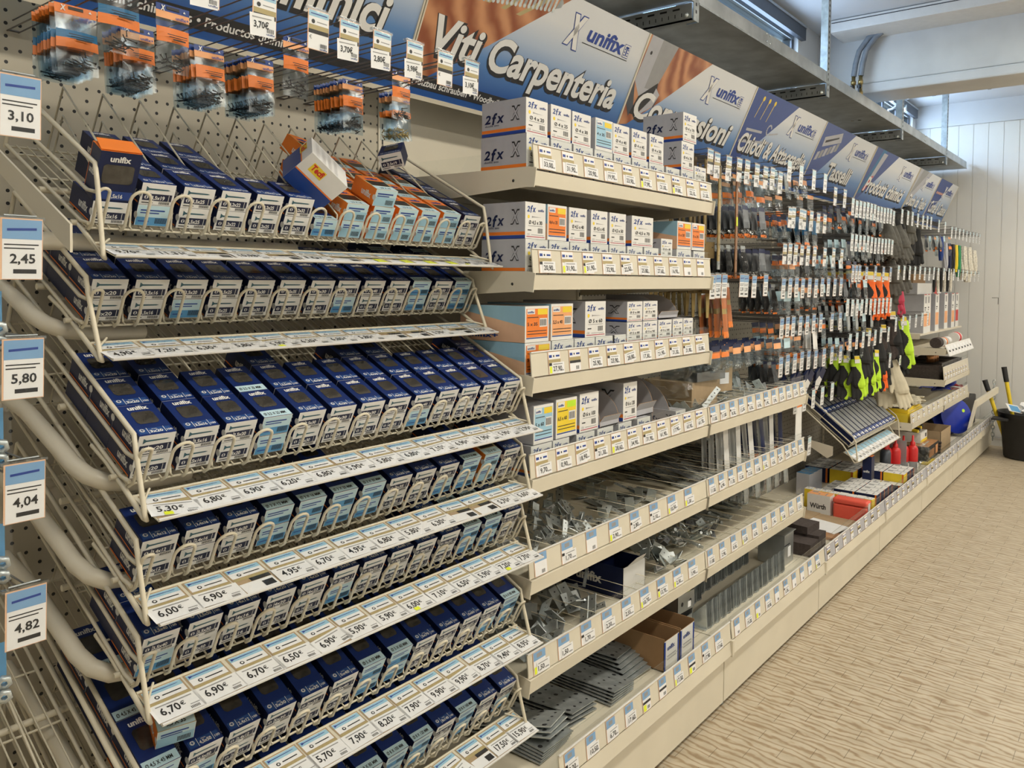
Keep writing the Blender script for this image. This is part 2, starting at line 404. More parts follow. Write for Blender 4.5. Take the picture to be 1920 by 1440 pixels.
for k, dy in enumerate((0, .045)):
    pts = [(2.93, .34-dy, 3.10), (2.93, .38-dy, 3.075), (2.93, .435-dy, 3.0), (2.93, .455-dy, 2.92), (2.93, .465-dy, 2.84)]
    MB().tube(pts, .017, 'insulation', 12).build('hose', t)
    bb = MB(); x, y = 2.93, .466-dy
    bb.lathe([(0, .84), (.012, .84), (.012, .81), (.016, .81), (.016, .785), (.011, .785), (.011, .74), (.016, .74), (.016, .71), (.012, .71), (.012, .55), (0, .55)], (x, y, 2), 'brass', 12)
    v = bb.build('valve', t); v2 = MB(); v2.lathe([(0, 0), (.013, 0), (.015, .012), (.012, .02), (0, .02)], (x-.016, y, 2.765), 'black', 12, (-1, 0, 0)); v2.box((x-.038, y-.004, 2.70), (x-.032, y+.006, 2.775), 'black'); v2.build('valve_handle', v)
t = thing('wall_conduit', 'thin grey conduit bending up to run along the far ceiling edge', 'conduit')
pts = [(4.75, YW-.02, 2.3), (4.75, YW-.02, 2.96)]+[(4.75, YW-.02-.08*math.sin(a), 2.96+.08*(1-math.cos(a))) for a in (.4, .8, 1.2, 1.57)]+[(4.75, .3, 3.045), (4.75, -3, 3.05)]
MB().tube(pts, .011, 'alu', 10).build('pipe', t)
for y in (.55, .35, -.05, -.5):
    MB().tube([(4.75, y+.012, 3.045), (4.75, y-.012, 3.045)], .016, 'alu', 10).box((4.745, y-.008, 3.045), (4.755, y+.008, ZC), 'alu').build('clip', t)
for k, (lx, ly) in enumerate(LAMPS):
    t = thing('ceiling_light', 'long white fluorescent ceiling lamp housing, %s of the ceiling lamps over the aisles' % orn(k+1), 'lamp', (lx, ly, ZC))
    MB().box((-1.15, -.15, -.05), (1.15, .15, 0), 'white_card').build('housing', t)
    MB().tube([(-1.08, .06, -.07), (1.08, .06, -.07)], .013, 'white_paper').tube([(-1.08, -.06, -.07), (1.08, -.06, -.07)], .013, 'white_paper').build('tube', t)
# ================================================================ overhead storage shelf
t = thing('storage_shelf', 'long galvanised metal storage shelf hung over the signs on perforated posts', 'shelf')
PX = [-1.32, .25, 1.82, 3.43, 4.92]; yf, yr = .28, .70; ze = 5.82
for i in range(len(PX)):
    x0 = PX[i]+.02; x1 = (PX[i+1]-.02) if i+1 < len(PX) else ze
    b = MB(); b.box((x0, yf, 2.55), (x1, yr, 2.556), 'steel'); b.box((x0, yf-.004, 2.548), (x1, yf, 2.612), 'steel'); b.box((x0, yf, 2.600), (x1, yf+.03, 2.612), 'dark_steel')
    b.box((x0, yf-.008, 2.548), (x1, yf-.004, 2.556), 'zinc')
    o = b.build('shelf_board', t)
    if i in (1, 3):
        xm = (x0+x1)/2-.08
        for dx in (0, .04):
            for dz in (0, .035): MB().lathe([(0, 0), (.006, 0), (.004, .004), (0, .004)], (xm+dx, yf-.004, 2.57+dz), 'zinc_bright', 10, (0, -1, 0)).build('rivet', o)
def post(x, top, plate=True):
    b = MB(); zb = 2.48
    b.box((x-.022, yf-.006, zb), (x+.022, yf-.003, top), 'zinc'); b.box((x+.019, yf-.003, zb), (x+.022, yf+.045, top), 'zinc')
    z = zb+.03
    while z < top-.02:
        b.box((x-.006, yf-.0068, z), (x+.004, yf-.0060, z+.012), 'black'); b.box((x+.0220, yf+.018, z), (x+.0226, yf+.026, z+.016), 'black'); z += .028
    b.build('post', t)
for x in PX: post(x, ZC-.002)
for x in PX:
    b = MB(); b.box((x-.028, yf, 2.482), (x-.020, yr, 2.546), 'steel'); b.box((x-.028, yf, 2.482), (x+.01, yr, 2.487), 'steel')
    y = yf+.05
    while y < yr-.04: b.box((x-.0290, y, 2.526), (x-.028, y+.03, 2.533), 'black'); y += .055
    y = yf+.04
    while y < yr-.04: b.box((x-.0290, y, 2.498), (x-.028, y+.003, 2.512), 'black'); y += .028
    b.build('bracket', t)
    for z in (2.50, 2.575): MB().lathe([(0, 0), (.010, 0), (.010, .007), (.005, .007), (.005, .013), (0, .013)], (x-.03, yf+.02, z), 'zinc_bright', 8, (-1, 0, 0)).build('bolt', t)
# ================================================================ signs over the bays
SV = Vector((0, -.17, .385)).normalized(); SA = math.atan2(.17, .385)
def sign(x0, x1, title, tx, th, tw, sub, art, label, off=0):
    w = x1-x0; e = thing('overhead_sign', label, 'sign', (x0, .50+off, 2.0), (SA, 0, 0))
    b = MB(); g = .004
    b.box((g, 0, 0), (w-g, .008, .42), 'cream', front='sign_print')
    F = (Vector((0, 0, 0)), Vector((1, 0, 0)), Vector((0, 0, 1)), Vector((0, -1, 0)))
    pn = b.build('sign_board', e)
    b = MB(); art(b, F, w); b.build('picture', e)
    b = MB()
    b.rect(g, .018, w-g, .056, F, 'ink', .0008); b.text(sub, .03, .028, .019, F, 'white_card', min(.95*w, .03*len(sub)*.42), .02, lift=.0012)
    b.build('text_strip', e)
    b = MB(); th *= 1.15; b.text(title, tx-.003, .120, th, F, 'ink', tw, .075, .18, lift=.0012); b.text(title, tx, .126, th, F, 'white_card', tw-.006, .028, .18, lift=.0018)
    b.build('title', e)
    b = MB(); sx = w-.46
    if w > .6:
        # outlined leaning cross emblem and wordmark
        for m, d, l in (('ink_blue', .0035, .0010), ('white_card', 0, .0016)):
            X0, Y0, H = sx+.005, .275, .10
            for (a0, a1) in (((0, 0), (.065, H)), ((.055, -.008), (.018, H))):
                dx = a1[0]-a0[0]; hw = .012+d
                b.poly([(X0+a0[0]-hw, Y0+a0[1]-d), (X0+a0[0]+hw, Y0+a0[1]-d), (X0+a1[0]+hw, Y0+a1[1]+d), (X0+a1[0]-hw, Y0+a1[1]+d)], F, m, l)
        b.text('unifix', sx+.108, .312, .050, F, 'ink_blue', .225, .03, .15, lift=.001)
        b.rect(sx+.09, .298, sx+.375, .3005, F, 'ink', .001)
        b.rect(sx+.335, .306, sx+.372, .352, F, 'ink_blue', .001); b.rect(sx+.337, .308, sx+.37, .350, F, 'white_card', .0013)
        b.rect(sx+.350, .312, sx+.357, .342, F, 'ink_blue', .0016); b.rect(sx+.343, .338, sx+.364, .345, F, 'ink_blue', .0016)
        for q in range(3): b.rect(sx+.340, .312+.01*q, sx+.347, .317+.01*q, F, 'ink_blue', .0016); b.rect(sx+.360, .312+.01*q, sx+.367, .317+.01*q, F, 'ink_blue', .0016)
    b.build('logo', e)
    MB().box((0, -.006, -.012), (w, .012, 0), 'cream').box((0, -.004, 0), (g, .01, .42), 'cream').box((w-g, -.004, 0), (w, .01, .42), 'cream').build('frame', e)
def art_wood_screw(b, F, w):
    b.poly([(.005, .42), (.60, .42), (.28, .19), (.005, .005)], F, 'timber_print', .0006)
    for k in range(6): b.poly([(.02+.1*k, .42), (.05+.1*k, .42), (.02+.07*k, .30), (.0+.07*k, .30)], F, 'tan_band', .0008)
    for k in range(19):
        x = .16+.019*k; y = .335+.003*k
        b.poly([(x, y-.035), (x+.010, y-.039), (x+.021, y+.036), (x+.011, y+.042)], F, 'zinc' if k % 2 else 'zinc_bright', .0010)
        b.disc(x+.005, y-.036, .007, F, 'zinc_bright', .0012, 8)
    b.poly([(.515, .36), (.53, .40), (.545, .385), (.54, .37)], F, 'zinc', .0012)
def art_post(b, F, w):
    b.poly([(.005, .42), (.52, .42), (.24, .21), (.06, .09), (.005, .08)], F, 'timber_print', .0006)
    b.poly([(.02, .42), (.22, .42), (.165, .24), (.07, .20), (.01, .25)], F, 'grey_card', .0009)
    b.poly([(.10, .42), (.22, .42), (.165, .24), (.09, .235)], F, 'print_grey', .0011)
    b.poly([(.07, .20), (.17, .27), (.19, .22), (.09, .13), (.05, .13)], F, 'ink', .0013)
    b.poly([(.17, .25), (.21, .23), (.19, .18), (.09, .12), (.16, .20)], F, 'grey_card', .0014)
    b.poly([(.01, .25), (.06, .16), (.05, .12), (.01, .16)], F, 'alu_dark', .0012)
    b.disc(.05, .36, .007, F, 'ink', .0014)
def art_nails(b, F, w):
    b.poly([(.005, .42), (.55, .42), (.26, .20), (.08, .07), (.005, .03)], F, 'royal', .0006)
    for k in range(3):
        x = .09+.07*k; b.poly([(x, .29), (x+.006, .29), (x+.03, .38), (x+.02, .38)], F, 'gold_screws', .0010); b.disc(x+.028, .385, .012, F, 'yellow', .0012, 8)
    b.poly([(.06, .235), (.06, .222), (.24, .232), (.24, .244)], F, 'grey_card', .0010); b.poly([(.03, .175), (.03, .160), (.37, .195), (.37, .208)], F, 'grey_card', .0010)
    for k in range(10):
        a = .6+k*.45; b.disc(.31+.024*math.cos(a), .26+.024*math.sin(a), .006, F, 'grey_card', .0012, 6)
    b.poly([(.33, .245), (.33, .235), (.43, .255), (.43, .262)], F, 'grey_card', .0010)
def art_plugs(b, F, w):
    b.poly([(.005, .42), (.55, .42), (.26, .20), (.08, .07), (.005, .03)], F, 'royal', .0006)
    b.poly([(.07, .34), (.32, .40), (.35, .345), (.08, .285)], F, 'grey_card', .0010); b.poly([(.10, .325), (.29, .37), (.29, .36), (.10, .31)], F, 'ink', .0012)
    for k in range(6): b.poly([(.04+.05*k, .20+.016*k), (.08+.05*k, .21+.016*k), (.09+.05*k, .26+.016*k), (.05+.05*k, .25+.016*k)], F, 'print_grey' if k % 2 else 'grey_card', .0012)
def art_tube(b, F, w):
    b.poly([(.005, .42), (.30*w+.2, .42), (.26, .20), (.08, .07), (.005, .03)], F, 'royal', .0006)
    b.poly([(.16, .42), (.02, .10), (.08, .10), (.25, .42)], F, 'teal', .0009); b.poly([(.12, .19), (.20, .22), (.30, .40), (.20, .40)], F, 'grey_card', .0012); b.poly([(.08, .12), (.14, .13), (.20, .24), (.13, .22)], F, 'red', .0013)
def art_disc(b, F, w):
    b.poly([(.005, .42), (.42, .42), (.20, .24), (.005, .10)], F, 'grey_card', .0006); b.poly([(.10, .42), (.30, .42), (.1, .25), (.02, .2)], F, 'print_grey', .0009)
def art_rope(b, F, w):
    b.poly([(.005, .42), (.50, .42), (.26, .22), (.08, .09), (.005, .03)], F, 'royal', .0006)
    for k in range(8): b.disc(.08+.04*k, .30, .012, F, 'orange_pale', .001, 8)
    b.poly([(.03, .21), (.03, .20), (.38, .235), (.38, .245)], F, 'grey_card', .0010)
sign(-2.09, -1.075, 'Prodotti chimici', .06, .085, .86, 'Chemicals • Produits chimiques • Productos químicos', art_tube, 'first overhead sign, white title chimici and black strip about chemicals', .0)
sign(-1.07, 0, 'Viti Carpenteria', .055, .085, .95, 'Holzbau schrauben • Woodbuilding screws • Vis de charpente', art_wood_screw, 'overhead sign reading Viti Carpenteria with a big threaded screw picture')
sign(0, 1, 'Connessioni', .07, .085, .86, 'Verbindungen • Connections • Connexions', art_post, 'overhead sign of connections with a metal post base on timber picture')
sign(1, 2, 'Chiodi & Attaccaglie', .04, .075, .91, 'Nails & hangers • Clous', art_nails, 'overhead sign reading Chiodi & Attaccaglie with nails and a hook')
sign(2, 3.02, 'Tasselli', .33, .085, .46, 'Dübel • Anchors • Chevilles', art_plugs, 'overhead sign reading Tasselli with a picture of steel anchors')
sign(3.03, 4.26, 'Prodotti chimici', .10, .085, 1.02, 'Chemische Produkte • Chemicals • Produits chimiques', art_tube, 'overhead sign reading Prodotti chimici in the middle of the row')
sign(4.28, 5.02, 'Dischi da Taglio', .05, .075, .62, 'Cutting discs', art_disc, 'narrow overhead sign reading Dischi da Taglio, second from the far end')
sign(5.03, 5.80, 'Corde & Catene', .07, .085, .66, 'Ropes & chains', art_rope, 'overhead sign reading Corde & Catene at the far end of the row')
# ================================================================ shelving bays
for i in range(9):
    x0, x1 = MX[i], MX[i+1]
    nm = ['left-hand hook', 'wire basket screw', 'boxed screw', 'bracket and hinge', 'blister pack', 'drill bit and plug', 'glove', 'white tube box', 'last, rope and chain'][i]
    t = thing('shelving_bay', 'cream metal wall shelving bay with perforated back, the %s bay' % nm, 'shelving')
    solid = i == 2
    MB().box((x0+.017, YB, .2), (x1-.017, YB+.012, 2.14 if i else 2.14), 'cream' if solid else ('pegboard' if i < 3 else 'pegboard_shaded')).build('back_panel', t)
    b = MB(); b.box((x0-.016, YB-.004, 0), (x0+.016, YB+.04, 2.3), 'cream')
    for k in range(44): b.box((x0-.004, YB-.0048, .25+k*.045), (x0+.001, YB-.004, .265+k*.045), 'black')
    b.build('upright', t)
    if i == 8:
        MB().box((x1-.02, YB-.004, 0), (x1, YB+.04, 2.2), 'cream').build('upright', t)
    if i != 1:
        MB().box((x0+.003, 0, .022), (x1-.003, .012, .20), 'cream').build('kick_panel', t)
        b = MB(); b.box((x0+.003, -.012, .225), (x1-.003, YB-.005, .240), 'cream'); b.build('base_deck', t)
        b = MB(); b.prism([(0, 0), (.012, 0), (.018, .04), (.006, .045)], (x0+.004, -.030, .198), (0, 1, 0), (0, 0, 1), x1-x0-.008, 'cream'); b.build('base_lip', t)
        MB().box((x0-.008, -.034, .192), (x0+.006, .02, .248), 'cream').build('lip_clip', t)
    else:
        MB().box((x0+.003, .05, .022), (x1-.003, .062, .24), 'cream').box((x0, .05, .24), (x1, YB, .25), 'cream').build('base_deck', t)
    b = MB(); b.lathe([(0, 0), (.02, 0), (.02, .008), (.006, .010), (.006, .03), (0, .03)], (x0+.02, .03, 0), 'zinc', 12).build('levelling_foot', t)
MB().prism([(0, .02), (0, .24), (.62, .24), (.62, .02)], (5.765, .0, 0), (0, 1, 0), (0, 0, 1), .012, 'cream').build('end_panel', t)
# ================================================================ sloping wire baskets (bay of screw boxes)
TH = R(26); D = Vector((0, math.cos(TH), math.sin(TH))); N = Vector((0, -math.sin(TH), math.cos(TH)))
STRIP = [(.160, 1.517), (.172, 1.350), (.028, 1.117), (.026, .957), (.020, .805), (.020, .591), (.030, .367)]
BO = [(sy+a, sz+c) for (sy, sz), a, c in zip(STRIP, (.095, .110, .092, .090, .092, .092, .092), (.055, .056, .046, .041, .040, .040, .040))]
PITCH = .0740; NC = 13
def LP(x, d, n): return Vector((x, 0, 0))+D*d+N*n
PRICES = [['9,70', '11,31', '', '10,98', '', '10', '', '', '', '', '', '17,60', '17,60'],
          ['4,90', '7,20', '6,30', '5,80', '5,90', '6,20', '6,80', '5,80', '', '', '5,70', '', '6,30'],
          ['5,30', '6,80', '6,90', '6,20', '6,80', '5,90', '5,80', '6,80', '7,10', '6,90', '7,90', '5,90', '12,90'],
          ['6,00', '6,90', '', '4,95', '6,70', '4,95', '6,80', '5,80', '6,30', '', '', '5,70', '5,60'],
          ['6,70', '6,90', '6,70', '6,50', '6,90', '5,90', '5,90', '6,00', '7,10', '6,50', '5,90', '7,20', '7,70'],
          ['4,50', '5,10', '5,70', '5,70', '5,70', '7,90', '8,20', '7,90', '9,90', '9,90', '8,70', '9,40', '8,95'],
          ['9,10', '9,90', '12,20', '9,80', '11,40', '12,60', '13,10', '14,20', '14,90', '10,80', '', '17,50', '15,90']]
def price_rail(e, sy, sz, O, prices, x0, x1, seed):
    rg = random.Random(seed)
    # clear-fronted rail leaning back: lower front edge at (sy, sz)
    lo = Vector((0, sy-O[0], sz-O[1])); up = Vector((0, .082, .022)); ex = Vector((1, 0, 0)); ey = up.normalized(); H = up.length; n = ex.cross(ey)
    b = MB(); b.prism([(x0, 0), (x1, 0), (x1, H), (x0, H)], lo-n*.002, ex, ey, .002, 'cream_plastic')
    b.tube([lo+ex*x0+ey*H, lo+ex*x1+ey*H], .003, 'cream_wire', 6); b.prism([(x0, -.002), (x1, -.002), (x1, .002), (x0, .002)], lo, ex, ey, .003, 'white_card')
    rail = b.build('price_rail', e)
    pw = (x1-x0)/len(prices)
    for k, p in enumerate(prices):
        b = MB(); xx = x0+pw*(k+.5)+rg.uniform(-.002, .002); a = rg.uniform(-.03, .03) if rg.random() < .8 else rg.uniform(-.25, .25)
        F = (lo+ex*xx+ey*H*.5, Matrix.Rotation(a*.3, 3, n) @ ex, Matrix.Rotation(a*.3, 3, n) @ ey, n); w = pw*.47; h = H*.47
        b.rect(-w, -h, w, h, F, 'tan_card', .0006); b.rect(-w+.003, h*.22, w-.003, h-.003, F, 'white_paper', .0009)
        b.rect(-w+.003, h*.62, w-.003, h-.004, F, 'pale_blue', .0011); b.poly([(-w+.006, h*.84), (-w+.006, h*.68), (-w+.012, h*.75), (w-.012, h*.76), (w-.008, h*.79), (-w+.012, h*.80)], F, 'ink_blue', .0013)
        b.disc(-w*.45, h*.40, .0042, F, 'ink', .0012, 8); b.disc(-w*.45, h*.40, .0022, F, 'white_paper', .0014, 6); b.rect(-w*.2, h*.38, w*.7, h*.44, F, 'ink', .0012)
        b.rect(-w+.002, 0, w-.002, h*.18, F, 'tan_band', .0011)
        if not p:
            b.rect(-w*.2, -h*.25, w-.003, 0, F, 'ink', .0012); b.rect(-w+.003, -h+.002, w-.003, -h*.27, F, 'white_paper', .0010); b.rect(w*.2, -h*.85, w*.8, -h*.45, F, 'ink', .0014)
            if seed == 0 and 7 <= k <= 11: b.rect(w*.1, -h*.95, w*.85, -h*.3, F, 'neon_yellow', .0022)
        else:
            G = (F[0]-F[2]*h*.5, Matrix.Rotation(a, 3, n) @ ex, Matrix.Rotation(a, 3, n) @ ey, n); q = pw*.53
            b.rect(-q, -h*.46, q, h*.52, G, 'white_paper', .0018)
            b.rect(-q*.75, h*.34, q*.75, h*.40, G, 'print_grey', .0021)
            b.text(p, -q*.70, -h*.16, h*.40, G, 'ink', q*(.80 if len(p) < 5 else .98), .02, lift=.0022); b.text('€', q*.14+(q*.18 if len(p) > 4 else 0), -h*.02, h*.22, G, 'ink', None, .01, lift=.0022)
            for z in range(7): b.rect(q*.40+z*.0022, -h*.38, q*.40+z*.0022+.0012, -h*.24, G, 'ink', .0021)
            b.rect(q*.45, -h*.17, q*.85, -h*.12, G, 'print_grey', .0021)
            if rg.random() < .12: b.rect(-q*.5, -h*.44, -q*.15, -h*.2, G, 'neon_yellow', .0025)
        b.build('price_tag', rail)
    b = MB(); b.flat([(x0, 0), (x1, 0), (x1, H), (x0, H)], lo+n*.0045, ex, ey, 'cover'); b.build('clear_cover', rail)
BX0 = -2.000
def basket(r, x0=BX0, nc=NC, tags=True, label=''):
    oy, oz = BO[r]; e = thing('wire_basket', label, 'wire basket', (x0, oy, oz))
    Wd = nc*PITCH; Lb = (.602-oy)/math.cos(TH)-.004; hd = .10 if r == 0 else .078; rw = .0022
    b = MB()
    for k in range(nc*4+1): b.tube([LP(k*Wd/(nc*4), -.004, -.004), LP(k*Wd/(nc*4), Lb, -.004)], .0015, 'cream_wire', 5)
    for d in (.0, .10, .22, .34, Lb): b.tube([LP(0, min(d, Lb), -.0075), LP(Wd, min(d, Lb), -.0075)], .0022, 'cream_wire', 6)
    b.tube([LP(-.012, Lb*.45, -.012), LP(Wd+.012, Lb*.45, -.012)], .006, 'cream_wire', 8); b.tube([LP(-.012, .03, -.012), LP(Wd+.012, .03, -.012)], .005, 'cream_wire', 8)
    b.build('bed', e)
    lowy, lowz = STRIP[r][0]-oy+.030, STRIP[r][1]-oz-.004
    for s, x in enumerate((0, Wd)):
        b = MB(); w = .0042
        tip = Vector((x, lowy, lowz)); bk = LP(x, .035, -.012)
        A = LP(x, Lb, hd+.012); B = LP(x, .012, hd+.002); B2 = LP(x, -.006, hd-.020)
        b.tube([A, LP(x, .03, hd+.002), B, B2, tip+Vector((0, .004, .006)), tip, tip+Vector((0, .008, .002)), bk+Vector((0, .03, .015)), LP(x, .12, -.030)+Vector((0, 0, .015))] if r > 0 else [A, LP(x, .03, hd+.002), B, B2, tip+Vector((0, .004, .006)), tip, bk], w, 'cream_wire', 8)
        for nn in (hd*.52, hd*.0-.004): b.tube([LP(x, Lb, nn), LP(x, .02, nn), LP(x, -.008, nn+.008)], .0034, 'cream_wire', 6)
        b.tube([A, LP(x, Lb, -.01)], w, 'cream_wire', 6)
        b.tube([Vector((x, lowy+.012, lowz+.022)), Vector((x+(.03 if s == 0 else -.03), lowy+.05, lowz+.034))], .002, 'cream_wire', 6)
        b.build('side_frame', e)
    for k in range(1, nc):
        x = k*PITCH; b = MB(); zt = hd+.03 if r == 0 else hd*.7
        b.tube([LP(x, Lb, -.004), LP(x, Lb-.005 if r else Lb-.02, zt), LP(x, .02, zt*.35), LP(x, .004, -.004)], .0021, 'cream_wire', 6)
        if r == 0: b.tube([LP(x, Lb-.03, -.004), LP(x, Lb-.04, zt-.05), LP(x, .05, .0)], .002, 'cream_wire', 6)
        b.build('divider', e)
    def loop(x, w):
        h = .070; pts = [LP(x-w/2, -.004, -.008), LP(x-w/2+.001, -.012, .004)]
        for a in range(0, 9):
            t = PI-a*PI/8; pts.append(LP(x+math.cos(t)*w/2*.95, -.013-.003*math.sin(t), h-w/2+math.sin(t)*w/2))
        pts += [LP(x+w/2-.001, -.012, .004), LP(x+w/2, -.004, -.008)]
        b = MB(); b.tube(pts, .0028, 'cream_wire', 7); b.build('front_loop', e)
    loop(.012, .018)
    for k in range(1, nc): loop(k*PITCH, .036)
    loop(Wd-.012, .018)
    if tags: price_rail(e, STRIP[r][0], STRIP[r][1], (oy, oz), PRICES[r], .004, Wd+.004, r)
    # bent carrying tube at the left end
    b = MB(); x = -.022
    if r == 0:
        b.prism([(-.02, -.05), (.32, .12), (.32, .16), (-.02, -.005)], (x-.02, -.02+.0, 0), (0, 1, 0), (0, 0, 1), .004, 'cream')
        b.tube([(x-.016, .10, -.028), (Wd*.5, .10, -.028)], .016, 'cream', 12)
    else:
        b.tube([(x, Lb*.85, .10), (x, .33, .075), (x, .20, .030), (x, .14, .008), (x+.008, .105, -.006), (x+.03, .085, -.018), (x+.07, .080, -.024), (x+.13, .08, -.026), (x+.17, .085, -.026)], .0145, 'cream', 14)
    b.build('support_tube', e)
    return e
RN = ['top', 'second', 'third', 'fourth', 'fifth', 'sixth', 'lowest']
for r in range(7): basket(r, label='cream wire basket of screw boxes with price rail, %s basket in its bay' % RN[r])
for r in (5, 6): basket(r, x0=BX0-.985, tags=False, label='bare cream wire basket at the lower left edge, %s of two' % ('upper' if r == 5 else 'lower'))
# ---------------------------------------------------------------- small screw boxes
BW, BH, BL = .0600, .0395, .086
def small_faces(w=BW, h=BH, l=BL):
    top = (Vector((-w/2, 0, h)), Vector((1, 0, 0)), Vector((0, 1, 0)), Vector((0, 0, 1)))
    front = (Vector((-w/2, 0, 0)), Vector((1, 0, 0)), Vector((0, 0, 1)), Vector((0, -1, 0)))
    left = (Vector((-w/2, l, 0)), Vector((0, -1, 0)), Vector((0, 0, 1)), Vector((-1, 0, 0)))
    return top, front, left
BOXC = {}
def screw_box(kind, size, l=BL, h=BH):
    key = (kind, size, l)
    if key in BOXC: return BOXC[key]
    w = BW; T, F, L = small_faces(w, h, l); b = MB()
    e = thing('screw_box', 'small cardboard screw box', 'box')
    body = {'navy': 'navy_top', 'blue': 'navy_top', 'orange': 'orange', 'dark': 'navy'}[kind]
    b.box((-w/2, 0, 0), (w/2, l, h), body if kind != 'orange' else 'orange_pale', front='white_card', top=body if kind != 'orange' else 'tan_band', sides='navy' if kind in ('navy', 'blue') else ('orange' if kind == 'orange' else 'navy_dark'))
    # left side print
    b.text('unifix', l*.42, h*.30, h*.36, L, 'white_card', l*.42, .035); b.rect(.002, 0.001, l-.004, .0035, L, 'orange'); b.disc(l-.001, h*.5, h*.16, L, 'white_card', .0005)
    if kind in ('navy', 'blue', 'dark'):
        b.text('unifix', w*.5, l*.83, .0105, T, 'white_card', w*.55, .035, align='C')
        if kind == 'blue':
            b.rect(.001, .001, w-.001, .020, T, 'pale_label'); b.text('Ø '+size.replace('x', ' X ')+' MM', .005, .006, .0075, T, 'ink', w*.74, .02)
        else:
            b.rect(.003, .004, w-.004, .0185, T, 'strip_blue'); b.disc(.010, .0135, .0042, T, 'white_card', .0005, 8); b.rect(.0092, .0108, .0108, .0162, T, 'strip_blue', .0008); b.rect(.0073, .0127, .0127, .0143, T, 'strip_blue', .0008)
            b.text(size, w*.52, .006, .0062, T, 'white_card', .021, .03, align='C'); b.text('mm', w*.50, .0135, .0035, T, 'white_card', .008, .0, align='C')
            for q in (.018, .045): b.rect(q, .003, q+.0008, .0195, T, 'white_card', .0006)
            b.text('100', .048, .0065, .0045, T, 'white_card', .009, .02)
        # end flap
        if kind == 'blue' or kind == 'dark' and 0:
            b.rect(.001, .001, w-.001, h-.001, F, 'pale_label'); b.rect(.001, .001, w-.001, h*.42, F, 'label_blue', .0005)
            b.rect(.006, h*.72, w*.82, h*.78, F, 'ink_blue', .0007); b.rect(.006, h*.60, w*.66, h*.65, F, 'ink_blue', .0007)
            for q in range(9): b.rect(w*.58+q*.0024, h*.14, w*.58+q*.0024+.0013, h*.40, F, 'ink', .0009)
            b.rect(.005, h*.2, w*.4, h*.25, F, 'ink_blue', .0008)
        else:
            b.poly([(.008, h*.86), (.008, h*.60), (.013, h*.69), (w-.014, h*.70), (w-.009, h*.73), (w-.014, h*.76), (.013, h*.77)], F, 'screw_drawing')
            b.rect(.004, h*.20, w-.004, h*.52, F, 'navy_dark'); b.text(size, w*.52, h*.26, h*.17, F, 'white_card', .024, .03, align='C', lift=.0008)
            for q in (.018, .050): b.rect(q, h*.2, q+.0009, h*.5, F, 'white_card', .0007)
            b.disc(.0105, h*.35, h*.09, F, 'white_card', .0006, 8); b.rect(.0095, h*.28, .0115, h*.42, F, 'navy', .0009)
            for q in range(8): b.rect(w*.58+q*.0024, h*.05, w*.58+q*.0024+.0013, h*.17, F, 'ink', .0005)
            b.rect(.004, h*.08, w*.4, h*.12, F, 'ink', .0005)
        b.build('body', e)
        z0, z1 = l*.36, l*.76; win = MB(); win.poly([(.016, z0), (w-.016, z0), (w-.012, z0+.005), (w-.012, z1-.005), (w-.016, z1), (.016, z1), (.012, z1-.005), (.012, z0+.005)], T, 'window_dark', .0006); win.build('window', e)
    else:
        b.rect(.001, l*.62, w-.001, l-.001, T, 'orange'); b.text('unifix', w*.5, l*.70, .012, T, 'ink_blue', w*.6, .04, align='C')
        b.rect(.001, .001, w-.001, .022, T, 'pale_label'); b.text(size.replace('x', ' X '), w*.5, .006, .008, T, 'ink', w*.5, .02, align='C')
        b.rect(.001, .001, w-.001, h-.001, F, 'pale_label'); b.rect(.001, .001, w-.001, h*.55, F, 'pale_blue', .0005); b.rect(.006, h*.70, w*.82, h*.78, F, 'ink_blue', .0007); b.rect(.006, h*.58, w*.66, h*.64, F, 'ink_blue', .0007)
        for q in range(9): b.rect(w*.55+q*.0024, h*.12, w*.55+q*.0024+.0013, h*.40, F, 'ink', .0009)
        b.build('body', e)
        win = MB(); win.poly([(.006, .024), (w-.006, .024), (w-.004, l*.6), (.004, l*.6)], T, 'screws', .0006); win.build('window', e)
    BOXC[key] = Proto(e); return BOXC[key]
NV, BL_, OR, DK = 'navy', 'blue', 'orange', 'dark'
